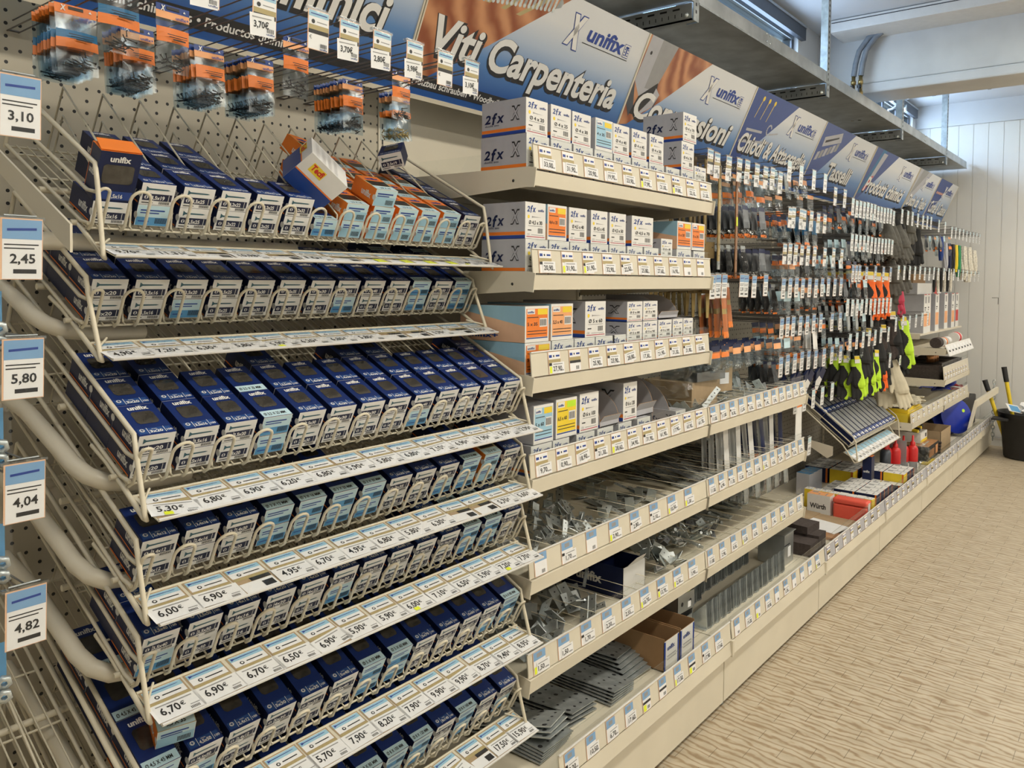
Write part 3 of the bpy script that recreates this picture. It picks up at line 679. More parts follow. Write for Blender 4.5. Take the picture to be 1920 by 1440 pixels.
# per basket: for each column (kind of upper, kind of lower, size, how many deep)
COLS = [
 [(NV,'3,5x16',1),(NV,'3,5x19',3),(NV,'3,5x25',3),(NV,'4,2x22',3),(NV,'4,2x25',1),(NV,'4,2x32',1),(NV,'4,8x32',1),(OR,'2,5x16',3),(OR,'2,9x19',3),(OR,'3,5x19',4),(OR,'3,9x16',4),(OR,'4,2x13',3),(DK,'4,8x50',4)],
 [(NV,'3x20',3),(NV,'3,5x16',2),(NV,'3,5x20',2),(NV,'3,5x25',2),(NV,'3,5x30',2),(NV,'3,5x35',2),(NV,'4x30',2),(NV,'4x35',2),(NV,'4x40',2),(NV,'4x45',2),(BL_,'4,5x40',3),(NV,'4x50',2),(BL_,'4,5x45',3)],
 [(NV,'3x20',3),(NV,'3,5x16',3),(NV,'3,5x20',2),(BL_,'3,5x25',2),(NV,'3,5x30',3),(NV,'4x30',2),(NV,'4x30',2),(NV,'4x35',3),(NV,'4x40',3),(NV,'4x50',2),(NV,'4x45',2),(NV,'4x60',2),(NV,'4x70',3)],
 [(NV,'2,4x12',1),(NV,'2,4x16',1),(NV,'2,4x20',1),(BL_,'3x12',1),(BL_,'3x16',1),(BL_,'3x20',2),(BL_,'3x30',1),(NV,'3x35',1),(NV,'3x40',1),(NV,'3x50',1),(BL_,'3,5x30',2),(OR,'3,5x35',1),(NV,'3,5x40',2)],
 [(NV,'3,5x40',2),(NV,'3,5x50',1),(NV,'4x16',1),(NV,'4x20',1),(NV,'4x25',1),(NV,'5x30',1),(NV,'4x35',1),(NV,'4x40',1),(NV,'4x45',1),(NV,'4x50',2),(BL_,'4,5x35',2),(BL_,'4,5x30',2),(NV,'4,5x50',2)],
 [(BL_,'4,5x45',3),(NV,'4,5x50',2),(NV,'2,4x12',2),(NV,'5x30',2),(NV,'5x35',2),(NV,'5x40',2),(BL_,'5x50',2),(BL_,'5x60',2),(NV,'5x70',2),(NV,'5x60',2),(NV,'6x60',2),(NV,'6x70',2),(BL_,'6x80',2)],
 [(NV,'4,5x60',2),(NV,'5x45',2),(NV,'5x80',2),(DK,'6x90',2),(NV,'6x100',2),(NV,'6x110',2),(BL_,'8x80',2),(BL_,'8x100',2),(BL_,'8x120',2),(NV,'8x140',2),(BL_,'8x160',2),(NV,'10x160',2),(NV,'10x100',2)]]
KN = {NV: 'navy', BL_: 'pale-blue labelled', OR: 'orange', DK: 'dark navy'}
pile = MB(); rg = random.Random(3)
for r in range(7):
    oy, oz = BO[r]
    for c, (kind, size, deep) in enumerate(COLS[r]):
        l = BL if r < 5 else BL*1.25
        room = (.60-oy)/math.cos(TH); x = BX0+(c+.5)*PITCH+rg.uniform(-.0015, .0015)
        for k in range(deep):
            d = .004+k*(l+.001)
            if d+l > room: break
            for lev in (0, 1):
                if k == 0 or lev == 1:
                    kd = kind
                    if lev == 0 and kind == NV and (c*7+r*3) % 5 == 2: kd = BL_
                    if r == 0 and c == 0 and lev == 1: continue
                    if r == 0 and c == 6 and lev == 1: continue
                    P = Vector((x, oy, oz))+D*(d+rg.uniform(0, .001))+N*(lev*(BH+.0006))
                    lab = '%s screw box marked %s, %s %s, %s column, %s basket' % (KN[kd], size, ['lower', 'upper'][lev], ['front', 'second', 'third', 'fourth'][k], orn(c+1), RN[r])
                    g = None
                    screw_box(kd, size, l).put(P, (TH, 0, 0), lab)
                else:
                    M = Matrix.Translation(Vector((x, oy, oz))+D*d) @ Matrix.Rotation(TH, 4, 'X')
                    pile.box((-BW/2, 0, 0), (BW/2, l, BH), 'navy', M)
tag(pile.build('screw_box'), 'under-layer of navy screw boxes hidden beneath the front ones', 'boxes', kind='stuff')
# the odd ones standing or tipped on the top basket
oy, oz = BO[0]
e = thing('screw_box', 'navy screw box with open orange end standing upright at the left of the top basket', 'box', Vector((BX0+.5*PITCH, oy, oz))+D*.006+N*(BH+.001), (TH+R(3), 0, R(-3)))
b = MB(); w, l, h = .066, .040, .088
b.box((-w/2, 0, 0), (w/2, l, h), 'navy', top='orange')
F = (Vector((-w/2, 0, 0)), Vector((1, 0, 0)), Vector((0, 0, 1)), Vector((0, -1, 0))); L = (Vector((-w/2, l, 0)), Vector((0, -1, 0)), Vector((0, 0, 1)), Vector((-1, 0, 0)))
b.text('unifix', w/2, h*.80, .010, F, 'white_card', w*.5, .035, align='C'); b.rect(.004, .003, w-.004, .018, F, 'royal'); b.text('3,5x16', w*.55, .006, .007, F, 'white_card', .022, .03, align='C')
b.rect(0.001, .001, .003, h, L, 'orange'); b.text('unifix', .008, h*.45, .011, L, 'white_card', .026, .035)
b.build('body', e); MB().poly([(.012, h*.36), (w-.012, h*.36), (w-.008, h*.40), (w-.008, h*.70), (w-.012, h*.74), (.012, h*.74), (.008, h*.70), (.008, h*.40)], F, 'window_dark', .0006).build('window', e)
MB().prism([(-w/2, .002), (w/2, .002), (w/2-.004, l), (-w/2+.004, l)], (0, 0, h+.001), (1, 0, 0), (0, 1, .12), .0008, 'orange').build('flap', e)
e = thing('fixings_carton', 'white and blue carton marked Tecfi lying tipped over the boxes in the top basket', 'box', Vector((BX0+.475, oy, oz))+D*.075+N*.112, (R(40), R(38), R(-8)))
b = MB(); w, l, h = .105, .085, .082; b.box((-w/2, -l/2, -h/2), (w/2, l/2, h/2), 'white_card', front='white_card', sides='white_card')
T = (Vector((-w/2, -l/2, h/2)), Vector((1, 0, 0)), Vector((0, 1, 0)), Vector((0, 0, 1))); F = (Vector((-w/2, -l/2, -h/2)), Vector((1, 0, 0)), Vector((0, 0, 1)), Vector((0, -1, 0))); L = (Vector((-w/2, l/2, -h/2)), Vector((0, -1, 0)), Vector((0, 0, 1)), Vector((-1, 0, 0)))
for q in range(9):
    for p in range(4): b.rect(.012+.018*p, .008+.008*q, .022+.018*p, .0095+.008*q, T, 'print_grey')
b.rect(0, 0, w, h*.42, F, 'royal'); b.rect(0, h*.42, w, h*.46, F, 'orange', .0005); b.rect(.02, h*.60, .055, h*.86, F, 'yellow'); b.text('Tecfi', .022, h*.67, .013, F, 'red', .031, .04)
b.rect(0, 0, l, h*.62, L, 'royal'); b.rect(0, h*.62, l, h*.66, L, 'orange', .0005); b.rect(.006, h*.60, .04, h*.84, L, 'yellow', .0006); b.text('Tecfi', .008, h*.65, .013, L, 'red', .029, .04, lift=.0009)
b.build('carton', e)
e = dup(screw_box(NV, '3,5x19').r, Vector((BX0+.80, oy, oz))+D*.20+N*.115, (TH, R(-12), R(-55)), 'navy screw box with white end lying crosswise on top of the top basket rows')
e = dup(screw_box(OR, '2,9x19').r, Vector((BX0+7.6*PITCH, oy, oz))+D*.205+N*.082, (TH+R(8), R(4), R(12)), 'orange screw box lying askew on the orange rows of the top basket')
e = dup(screw_box(OR, '2,9x19').r, Vector((BX0+8.4*PITCH, oy, oz))+D*.004+N*.080, (TH, 0, R(-3)), 'orange screw box with screws showing through, third layer front of top basket')
e = dup(screw_box(OR, '4,5x35').r if (OR, '4,5x35', BL) in BOXC else screw_box(OR, '3,5x35').r, Vector((BX0+.9*PITCH, *BO[5]))+D*.03+N*.083, (TH, 0, R(-14)), 'torn orange screw box on top at the left of the sixth basket')
# ================================================================ shelves with lips, guards, price rails
SZ = [1.72, 1.46, 1.20, .943, .687, .432]     # underside of each front lip
LIPY = .077
def card(b, F, x, w, h, blue, price=None, black=False, yel=False, tilt=0, style='tan'):
    "price card standing in a rail: lower left x, baseline 0"
    o, ex, ey, n = F
    b.rect(x, 0, x+w, h, F, 'peach', .0004); b.rect(x+.002, .001, x+w-.001, h-.001, F, 'white_paper', .0006)
    if blue: b.rect(x+.002, h*.62, x+w-.001, h-.001, F, 'sky_patch', .0008); b.rect(x+w*.3, h*.72, x+w*.7, h*.9, F, 'print_grey', .001)
    else:
        b.rect(x+.004, h*.74, x+w*.3, h*.86, F, 'ink_blue', .0008); b.disc(x+w*.45, h*.80, .003, F, 'ink', .0008, 8); b.rect(x+w*.62, h*.76, x+w*.92, h*.84, F, 'ink_blue', .0008)
        b.rect(x+.002, h*.50, x+w-.001, h*.66, F, 'tan_band', .0008)
    if black: b.rect(x+.002, h*.38, x+w-.001, h*.50, F, 'ink', .001)
    if yel: b.rect(x+.004, h*.05, x+w*.42, h*.35, F, 'neon_yellow', .0012)
    if price:
        a = tilt; M = Matrix.Rotation(a, 3, n); G = (o+ex*(x+w*.25)+ey*(h*.02), M @ ex, M @ ey, n)
        b.rect(0, 0, w*1.0, h*.50, G, 'white_paper', .0014); b.text(price, w*.08, h*.12, h*.21, G, 'ink', None, .02, lift=.0018)
        b.rect(w*.1, h*.40, w*.85, h*.44, G, 'print_grey', .0017); b.rect(w*.62, h*.10, w*.93, h*.16, G, 'print_grey', .0017)
    else:
        for q in range(5): b.rect(x+w*.55+q*.003, h*.08, x+w*.55+q*.003+.0016, h*.24, F, 'ink', .0008)
def shelf(x0, x1, z, cards, label, yf=LIPY, yb=YB-.006, wires=0, lip=True, rail_h=.062, brk=True, lean=0.0, guard=.085, nm='metal_shelf'):
    e = thing(nm, label, 'shelf', (x0, yf, z)); w = x1-x0; dz = .038; dep = yb-yf
    MB().box((.003, .012, dz-.004), (w-.003, dep, dz), 'cream').box((.003, dep-.01, dz-.03), (w-.003, dep, dz), 'cream').box((.003, .16, dz-.022), (w-.003, .19, dz-.004), 'cream').build('deck', e)
    b = MB(); b.prism([(.0, .0), (.010, .0), (.020, .006), (.020, dz), (.008, dz+.002), (-.004, dz-.002)], (.002, 0, 0), (0, 1, 0), (0, 0, 1), w-.004, 'cream'); b.build('front_lip', e)
    if brk:
        for s in (0, 1):
            X = -.0015 if s == 0 else w-.0015
            MB().prism([(-.006, -.006), (.02, -.004), (dep, -.035), (dep, dz+.01), (.01, dz+.008), (-.012, dz+.004)], (X, 0, 0), (0, 1, 0), (0, 0, 1), .003, 'cream').lathe([(0, 0), (.004, 0), (0, .001)], (X-.0005, .06, .014), 'black', 8, (-1, 0, 0)).build('side_bracket', e)
    ex = Vector((1, 0, 0)); ey = Vector((0, .10, 1)).normalized(); n = ex.cross(ey); o = Vector((.004, -.002, dz+.004)); F = (o+n*.001, ex, ey, n)
    b = MB(); b.prism([(0, 0), (w-.008, 0), (w-.008, rail_h), (0, rail_h)], o, ex, ey, -.003, 'cream_plastic'); b.prism([(0, rail_h-.002), (w-.008, rail_h-.002), (w-.008, rail_h+.001), (0, rail_h+.001)], o, ex, ey, .003, 'white_card'); rail = b.build('price_rail', e)
    for c in cards:
        b = MB(); card(b, F, *c[:1], **c[1]); b.build('price_tag', rail)
    b = MB(); b.flat([(0, -.002), (w-.008, -.002), (w-.008, guard), (0, guard)], o+Vector((0, .006, 0)), ex, ey, 'acrylic'); b.box((.004, .004, dz+guard), (w-.004, .006, dz+guard+.0015), 'acrylic'); b.flat([(0, 0), (dep*.7, 0), (dep*.7, guard*.6), (0, guard*.6)], (.004, .02, dz), (0, 1, 0), (0, 0, 1), 'acrylic'); b.build('front_guard', e)
    for k in range(wires):
        x = w*(k+1)/(wires+1); zz = dz+.062
        b = MB(); pts = lambda q: [(x, .012, dz+.002), (x, .012, q), (x, dep-.05, q), (x, dep-.05, dz+.002)]
        b.tube(pts(zz), .0014, 'cream_wire', 5); b.tube([(x, .012, zz-.03), (x, dep-.05, zz-.03)], .0011, 'cream_wire', 5); b.build('divider_wire', e)
    return e
def cds(ps, w, blue, W=.054, h=.058, seed=1, yel=.12):
    rg = random.Random(seed); out = []
    for x, p in ps: out.append((x, dict(w=W, h=h, blue=blue, price=p, black=rg.random() < .3, yel=rg.random() < yel, tilt=rg.uniform(-.02, .02) if rg.random() < .8 else .12)))
    return out
A = '33,00 31,90 20,90 19,90 23,90 17,90 21,00 19,80 22,10 21,20'.split()
shelf(-1.02, 0, SZ[0], cds([(.02+.1*i, A[i]) for i in range(10)], 1, False, seed=2), 'top cream shelf of small screw cartons, with clear guard and price cards')
A = ['20,90', '31,90', '31,90', '32,90', '22,50', '25,80', '27,60', '16,90', None, None]
shelf(-1.02, 0, SZ[1], cds([(.025+.098*i, A[i]) for i in range(10)], 1, False, seed=3, yel=.3), 'second cream shelf of screw cartons, at eye level beside the baskets')
A = ['27,90', None, '25,90', '23,90', '28,80', '17,30', '21,90', '21,30', '21,80', '32,80']
shelf(-1.02, 0, SZ[2], cds([(.07+.093*i, A[i]) for i in range(10)], 1, False, seed=4), 'third cream shelf of screw cartons, starting with two orange-labelled ones')
A = ['9,70', '0,90', '18,90', '21,30', '28,60', '34,90', '31,90', '61,90', '17,90', '63,90', '61,70']
shelf(-1.02, 0, SZ[3], cds([(.02+.09*i, A[i]) for i in range(11)], 1, False, seed=5), 'fourth cream shelf of screw cartons, with several torn open ones')
A = [None, '1,70', None, '3,90', '2,80', '2,10', '10,30', '1,30']
shelf(-1.02, 0, SZ[4], cds([(.02+.118*i, A[i]) for i in range(8)], 1, True, seed=6, yel=.5), 'cream shelf heaped with small zinc brackets, fifth from the top', wires=8)
A = ['1,50', '1,50', '1,70', '2,20', '2,55', '10,70', '13,70', '2,30', '3,90']
shelf(-1.02, 0, SZ[5], cds([(.02+.108*i, A[i]) for i in range(9)], 1, True, seed=7, yel=.3), 'cream shelf of loose brackets and a navy carton, lowest raised shelf by the baskets', wires=8)
A = ['11,00', '11,00', '8,30', '12,30', '6,30', '6,90', '1,90', '2,90', '12,10', '10,20', '11,70', '4,50']
shelf(0, 1, SZ[3], cds([(.012+.082*i, A[i]) for i in range(12)], 1, True, W=.044, seed=8), 'cream shelf of zinc hinges and plates under the hanging packs', wires=11)
shelf(0, 1, SZ[4], cds([(.012+.082*i, A[(i*5) % 12]) for i in range(12)], 1, True, W=.044, seed=9), 'cream shelf of flat joining plates, middle one of the bracket bay', wires=11)
shelf(0, 1, SZ[5], cds([(.012+.1*i, A[(i*7) % 12]) for i in range(10)], 1, True, W=.044, seed=10), 'cream shelf of hinges and bolts, lowest raised one of the bracket bay', wires=11)
# base rails: clear guard and price rail on every base deck
for i in range(2, 9):
    x0, x1 = MX[i], MX[i+1]; w = x1-x0
    e = thing('base_guard', 'clear base guard with price rail in front of the %s base deck from the left' % orn(i-1), 'guard', (x0, -.026, .244))
    ex = Vector((1, 0, 0)); ey = Vector((0, .12, 1)).normalized(); n = ex.cross(ey); o = Vector((.006, 0, .004)); F = (o+n*.001, ex, ey, n)
    b = MB(); b.prism([(0, 0), (w-.012, 0), (w-.012, .064), (0, .064)], o, ex, ey, -.003, 'cream_plastic' if i < 4 else 'grey_card'); b.prism([(0, .062), (w-.012, .062), (w-.012, .066), (0, .066)], o, ex, ey, .003, 'white_card'); rail = b.build('price_rail', e)
    rg = random.Random(i)
    for k in range(10 if i < 4 else 8):
        b = MB(); card(b, F, .02+(w-.06)*k/(10 if i < 4 else 8), .046, .058, i < 4, price=(None if rg.random() < .5 or i > 3 else '%d,%d0' % (rg.randint(1, 19), rg.randint(1, 9))), black=rg.random() < .4, yel=rg.random() < .35 and i < 4); b.build('price_tag', rail)
    b = MB(); b.flat([(0, -.002), (w-.012, -.002), (w-.012, .092), (0, .092)], o+Vector((0, .008, 0)), ex, ey, 'acrylic'); b.box((.006, .016, .095), (w-.006, .018, .097), 'acrylic'); b.build('front_guard', e)
# ---------------------------------------------------------------- 2fx screw cartons
def two(b, x, y, h, F, m, W):
    b.text('2', x, y, h*.85, F, m, W*.32, .03, .2); b.text('f', x+W*.38, y-h*.12, h*1.12, F, m, W*.28, .03, .2); b.text('x', x+W*.62, y, h*1.0, F, m, W*.40, .03, .2)
def carton(e, w, h, l, style, size=''):
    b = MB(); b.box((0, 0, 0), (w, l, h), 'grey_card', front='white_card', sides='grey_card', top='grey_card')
    F = (Vector((0, 0, 0)), Vector((1, 0, 0)), Vector((0, 0, 1)), Vector((0, -1, 0))); L = (Vector((0, l, 0)), Vector((0, -1, 0)), Vector((0, 0, 1)), Vector((-1, 0, 0)))
    if style == '2fx':
        two(b, w*.08, h*.74, h*.17, F, 'royal', w*.42); b.text('unifix', w*.62, h*.76, h*.07, F, 'royal', w*.30, .02)
        b.disc(w*.16, h*.60, min(w, h)*.055, F, 'yellow', .0004, 8); b.poly([(w*.32, h*.63), (w*.32, h*.57), (w*.38, h*.59), (w*.80, h*.60), (w*.38, h*.615)], F, 'print_grey')
        b.text('Ø '+size, w*.5, h*.40, h*.10, F, 'ink', w*.66, .02, align='C'); b.rect(w*.15, h*.345, w*.86, h*.36, F, 'print_grey')
        b.rect(w*.12, h*.22, w*.30, h*.25, F, 'ink')
        for q in range(7): b.rect(w*(.62+q*.036), h*.16, w*(.64+q*.036), h*.30, F, 'ink')
        b.text('CE', w*.08, h*.09, h*.055, F, 'print_grey', w*.13, .0); b.rect(w*.3, h*.10, w*.9, h*.115, F, 'print_grey'); b.rect(w*.06, h*.045, w*.95, h*.065, F, 'magenta')
        b.rect(0, 0, l, h*.09, L, 'ink_blue'); b.rect(0, h*.10, l, h*.19, L, 'orange'); two(b, l*.07, h*.38, h*.28, L, 'navy', l*.44)
        b.text('duofix evo', l*.08, h*.28, h*.06, L, 'navy', l*.32, .0); b.text('X', l*.66, h*.42, h*.36, L, 'ink', l*.22, .07, .12); b.text('X', l*.672, h*.425, h*.335, L, 'grey_card', l*.195, .02, .12, lift=.0010)
    else:
        base, lab, sec = style
        b.rect(w*.05, h*.14, w*.95, h*.93, F, lab); b.rect(w*.08, h*.78, w*.40, h*.92, F, 'white_card', .0005); b.text('unifix', w*.1, h*.81, h*.06, F, 'royal', w*.27, .03, lift=.0008)
        b.rect(w*.52, h*.76, w*.93, h*.92, F, sec, .0005); b.rect(w*.60, h*.42, w*.92, h*.66, F, 'white_card', .0006)
        for q in range(7): b.rect(w*(.62+q*.04), h*.45, w*(.64+q*.04), h*.63, F, 'ink', .0009)
        b.text(size, w*.09, h*.46, h*.09, F, 'ink', w*.42, .02, lift=.0008); b.rect(w*.09, h*.68, w*.55, h*.70, F, 'ink', .0007); b.rect(w*.09, h*.30, w*.9, h*.32, F, 'ink', .0007); b.rect(w*.09, h*.22, w*.9, h*.24, F, 'ink', .0007)
        b.rect(w*.05, h*.10, w*.95, h*.13, F, 'royal')
        b.rect(0, 0, l, h, L, base)
        b.poly([(0, 0), (l, 0), (l, h*.45), (0, h*.85)], L, 'peach' if base == 'pale_blue' else base, .0005)
        if base == 'pale_blue': b.text('unifix+', l*.1, h*.1, h*.14, L, 'royal', l*.5, .03, lift=.0009)
    return b.build('carton_body', e)
OL = ('pale_blue', 'orange', 'yellow'); YL = ('grey_card', 'yellow', 'lime'); BLU = ('grey_card', 'pale_blue', 'yellow')
def put_carton(x, y, z, w, h, l, style, size, label, rz=0):
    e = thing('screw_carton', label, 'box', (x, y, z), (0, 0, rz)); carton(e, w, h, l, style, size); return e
DZ = .038
# shelf 1
z = SZ[0]+DZ; sizes = ['4 x 20', '4 x 25', '4 x 30', '4 x 35', '4 x 40', '4 x 45', '4 x 50']
for i, s in enumerate(sizes):
    x = -1.017+.1025*i
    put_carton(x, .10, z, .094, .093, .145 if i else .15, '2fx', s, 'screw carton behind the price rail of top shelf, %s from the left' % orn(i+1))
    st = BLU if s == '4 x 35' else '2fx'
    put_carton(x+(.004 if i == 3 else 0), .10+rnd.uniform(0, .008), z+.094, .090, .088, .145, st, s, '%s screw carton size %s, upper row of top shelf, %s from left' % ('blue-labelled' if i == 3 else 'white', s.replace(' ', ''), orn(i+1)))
put_carton(-.293, .10, z, .09, .093, .145, '2fx', '4 x 60', 'white screw carton size 4x60, bottom of the tall stack on the top shelf')
for k in range(2): put_carton(-.19, .10, z+.095*k, .09, .094, .145, '2fx', '4 x 70', 'white screw carton size 4 x 70, %s of the tall stack of three' % ['bottom', 'middle'][k])
put_carton(-.182, .10, z+.191, .098, .094, .15, '2fx', '4 x 70', 'white screw carton crowning the tall stack at the right of top shelf')
for k in range(2): put_carton(-.094, .10, z+.060*k, .088, .058, .14, '2fx', '4,5 x 25', 'small white screw carton at right end of top shelf, %s of two' % ['lower', 'upper'][k])
# shelf 2
z = SZ[1]+DZ
for i, (x, w) in enumerate([(-1.017, .094), (-.917, .09), (-.822, .09), (-.722, .09), (-.625, .09), (-.525, .09), (-.425, .09), (-.09, .085)]):
    put_carton(x, .10, z, w, .090, .145, '2fx', '4,5 x 35', 'screw carton of the lower layer on second shelf, %s from the left' % orn(i+1))
for i, (x, w, s, st) in enumerate([(-1.015, .085, '4,5 x 30', '2fx'), (-.925, .085, '4,4 x 35', OL), (-.825, .085, '4,5 x 40', '2fx'), (-.722, .085, '4,5 x 45', '2fx'), (-.625, .09, '4,5 x 50', '2fx'), (-.497, .13, '4,5 x 70', '2fx')]):
    put_carton(x, .10+rnd.uniform(0, .006), z+.091, w, .092, .14, st, s, '%s screw carton size %s, upper row of second shelf, %s from left' % (['white', 'orange-labelled'][st != '2fx'], s.replace(' ', ''), orn(i+1)))
for k in range(2): put_carton(-.318, .10, z+.062*k, .075, .060, .14, '2fx', '4,5 x 80', 'small white screw carton with screws drawn, %s of two on the second shelf' % ['lower', 'upper'][k])
for k in range(2): put_carton(-.212+.107*k, .10, z+.093 if k == 1 else z, .104 if k == 0 else .098, .092, .2, OL if k else '2fx', '5 x 25', 'screw carton at right end of second shelf, %s' % ['lower left', 'upper right with orange label'][k])
put_carton(-.210, .10, z+.093, .100, .092, .2, OL, '5 x 20', 'screw carton at right end of second shelf, upper left with orange label')
# shelf 3
z = SZ[2]+DZ
for i, (x, w, st) in enumerate([(-1.015, .11, OL), (-.90, .10, '2fx'), (-.795, .10, '2fx'), (-.69, .10, '2fx'), (-.60, .075, '2fx')]):
    put_carton(x, .10, z, w, .087, .2, st, '5 x 50', 'screw carton of the lower layer on third shelf, %s from the left' % orn(i+1))
for i, (x, w, s, st) in enumerate([(-1.015, .10, '5 x 35', OL), (-.905, .10, '5,5 x 40', (OL[0], 'orange_pale', 'yellow')), (-.745, .105, '5 x 60', '2fx')]):
    put_carton(x, .10, z+.088, w, .092+.004*i, .22, st, s, 'large %s carton size %s on third shelf, %s from left' % (['white', 'orange-labelled'][st != '2fx'], s.replace(' ', ''), orn(i+1)))
for i, x in enumerate([-.520, -.425, -.328]):
    for k in range(3 if i < 2 else 2):
        put_carton(x, .10, z+.062*k, .09, .060, .2, '2fx', ['5 x 80', '5 x 90', '5 x 100'][i], 'small white screw carton, %s of the %s low stack on third shelf' % (['bottom', 'middle', 'top'][k], orn(i+1)))
for i in range(2):
    for k in range(2): put_carton(-.23+.075*i, .10, z+.062*k, .07, .060, .2, '2fx', '5 x 120', 'narrow white screw carton, third shelf right end, %s %s' % (['left', 'right'][i], ['lower', 'upper'][k]))
def open_carton(x, y, z, w, h, l, label, flap=True, rz=0):
    "carton whose front corner is cut in a quarter round, lid hanging open"
    e = thing('open_carton', label, 'box', (x, y, z), (0, 0, rz)); b = MB(); t = .002
    prof = [(0, 0), (l, 0), (l, h)]+[(l*.45-(l*.45)*math.sin(a), h*.12+h*.88*math.cos(a)) for a in [i*PI/16 for i in range(9)]]
    for X in (0, w-t): b.prism(prof, (X, 0, 0), (0, 1, 0), (0, 0, 1), t, 'grey_card', side='brown_card')
    b.box((t, 0, 0), (w-t, l, t), 'brown_card'); b.box((t, l-t, 0), (w-t, l, h), 'brown_card', front='brown_card'); b.box((t, 0, 0), (w-t, t, h*.14), 'brown_card', front='grey_card')
    b.prism([(t, 0), (w-t, 0), (w-t, h*.8), (t, h*.8)], (0, l-.004, h*.1), (1, 0, 0), (0, -.35, .9), .001, 'brown_card')
    b.rect(.0, 0, l, h*.07, (Vector((0, l, 0)), Vector((0, -1, 0)), Vector((0, 0, 1)), Vector((-1, 0, 0))), 'ink_blue'); b.build('carton_body', e)
    if flap: MB().prism([(0, 0), (w, 0), (w*.96, h*.22), (w*.04, h*.22)], (0, .002, h*.14), (1, 0, 0), Vector((0, -.35, .55)).normalized(), .0015, 'grey_card', side='brown_card').build('flap', e)
    return e
open_carton(-.30, .115, z+.125, .13, .075, .2, 'small screw carton torn open on top of the third shelf right stacks')
# shelf 4
z = SZ[3]+DZ
for i, (x, w) in enumerate([(-.985, .09), (-.89, .075), (-.78, .09), (-.675, .085), (-.56, .075), (-.45, .08)]):
    put_carton(x, .10, z, w, .078, .2, '2fx', '6 x 80', 'screw carton of the lower layer on fourth shelf, %s from the left' % orn(i+1))
for i, (x, w, s, st, hh) in enumerate([(-.975, .085, '5 x 60', BLU, .10), (-.875, .098, '6,5 x 60', ('grey_card', 'yellow', 'lime'), .105), (-.76, .095, '6 x 100', '2fx', .108), (-.525, .08, '6 x 120', '2fx', .115)]):
    put_carton(x, .10+.002*i, z+.080, w, hh, .25, st, s, '%s screw carton size %s on the fourth shelf' % (['blue-labelled', 'yellow-labelled', 'white', 'tall white'][i], s))
open_carton(-.655, .105, z+.080, .105, .10, .25, 'grey screw carton torn open with hanging flap, middle of the fourth shelf')
open_carton(-.435, .12, z+.080, .12, .13, .30, 'large grey carton with round cut side on the fourth shelf')
open_carton(-.30, .13, z+.03, .12, .14, .32, 'largest open grey carton near right end of the fourth shelf', flap=False)
open_carton(-.36, .104, z, .2, .075, .14, 'low open grey carton at the front of fourth shelf right end', flap=False)
put_carton(-.19, .104, z, .07, .07, .12, '2fx', '6 x 140', 'small white screw carton at the right front of the fourth shelf')
def bag_blob(name, label, cat, loc, sz, m, seed, rot=(0, 0, 0)):
    rg = random.Random(seed); bm = bmesh.new(); bmesh.ops.create_icosphere(bm, subdivisions=3, radius=1)
    for v in bm.verts:
        k = 1+.28*math.sin(v.co.x*5+seed)*math.cos(v.co.y*6+seed*2)+.18*math.sin(v.co.z*9+seed)+rg.uniform(-.12, .12)
        v.co = Vector((v.co.x*sz[0]*k, v.co.y*sz[1]*k, v.co.z*sz[2]*k)); 
    mz = min(v.co.z for v in bm.verts)
    for v in bm.verts: v.co.z = max(v.co.z, mz*.7)-mz*.7
    me = bpy.data.meshes.new(name); bm.to_mesh(me); bm.free(); me.materials.append(MATS[m])
    o = bpy.data.objects.new(name, me); C.objects.link(o); o.location = loc; o.rotation_euler = rot
    return tag(o, label, cat)
bag_blob('plastic_bag', 'crumpled clear plastic bag on open cartons at fourth shelf right end', 'bag', (-.10, .17, z+.10), (.075, .07, .06), 'film', 3)
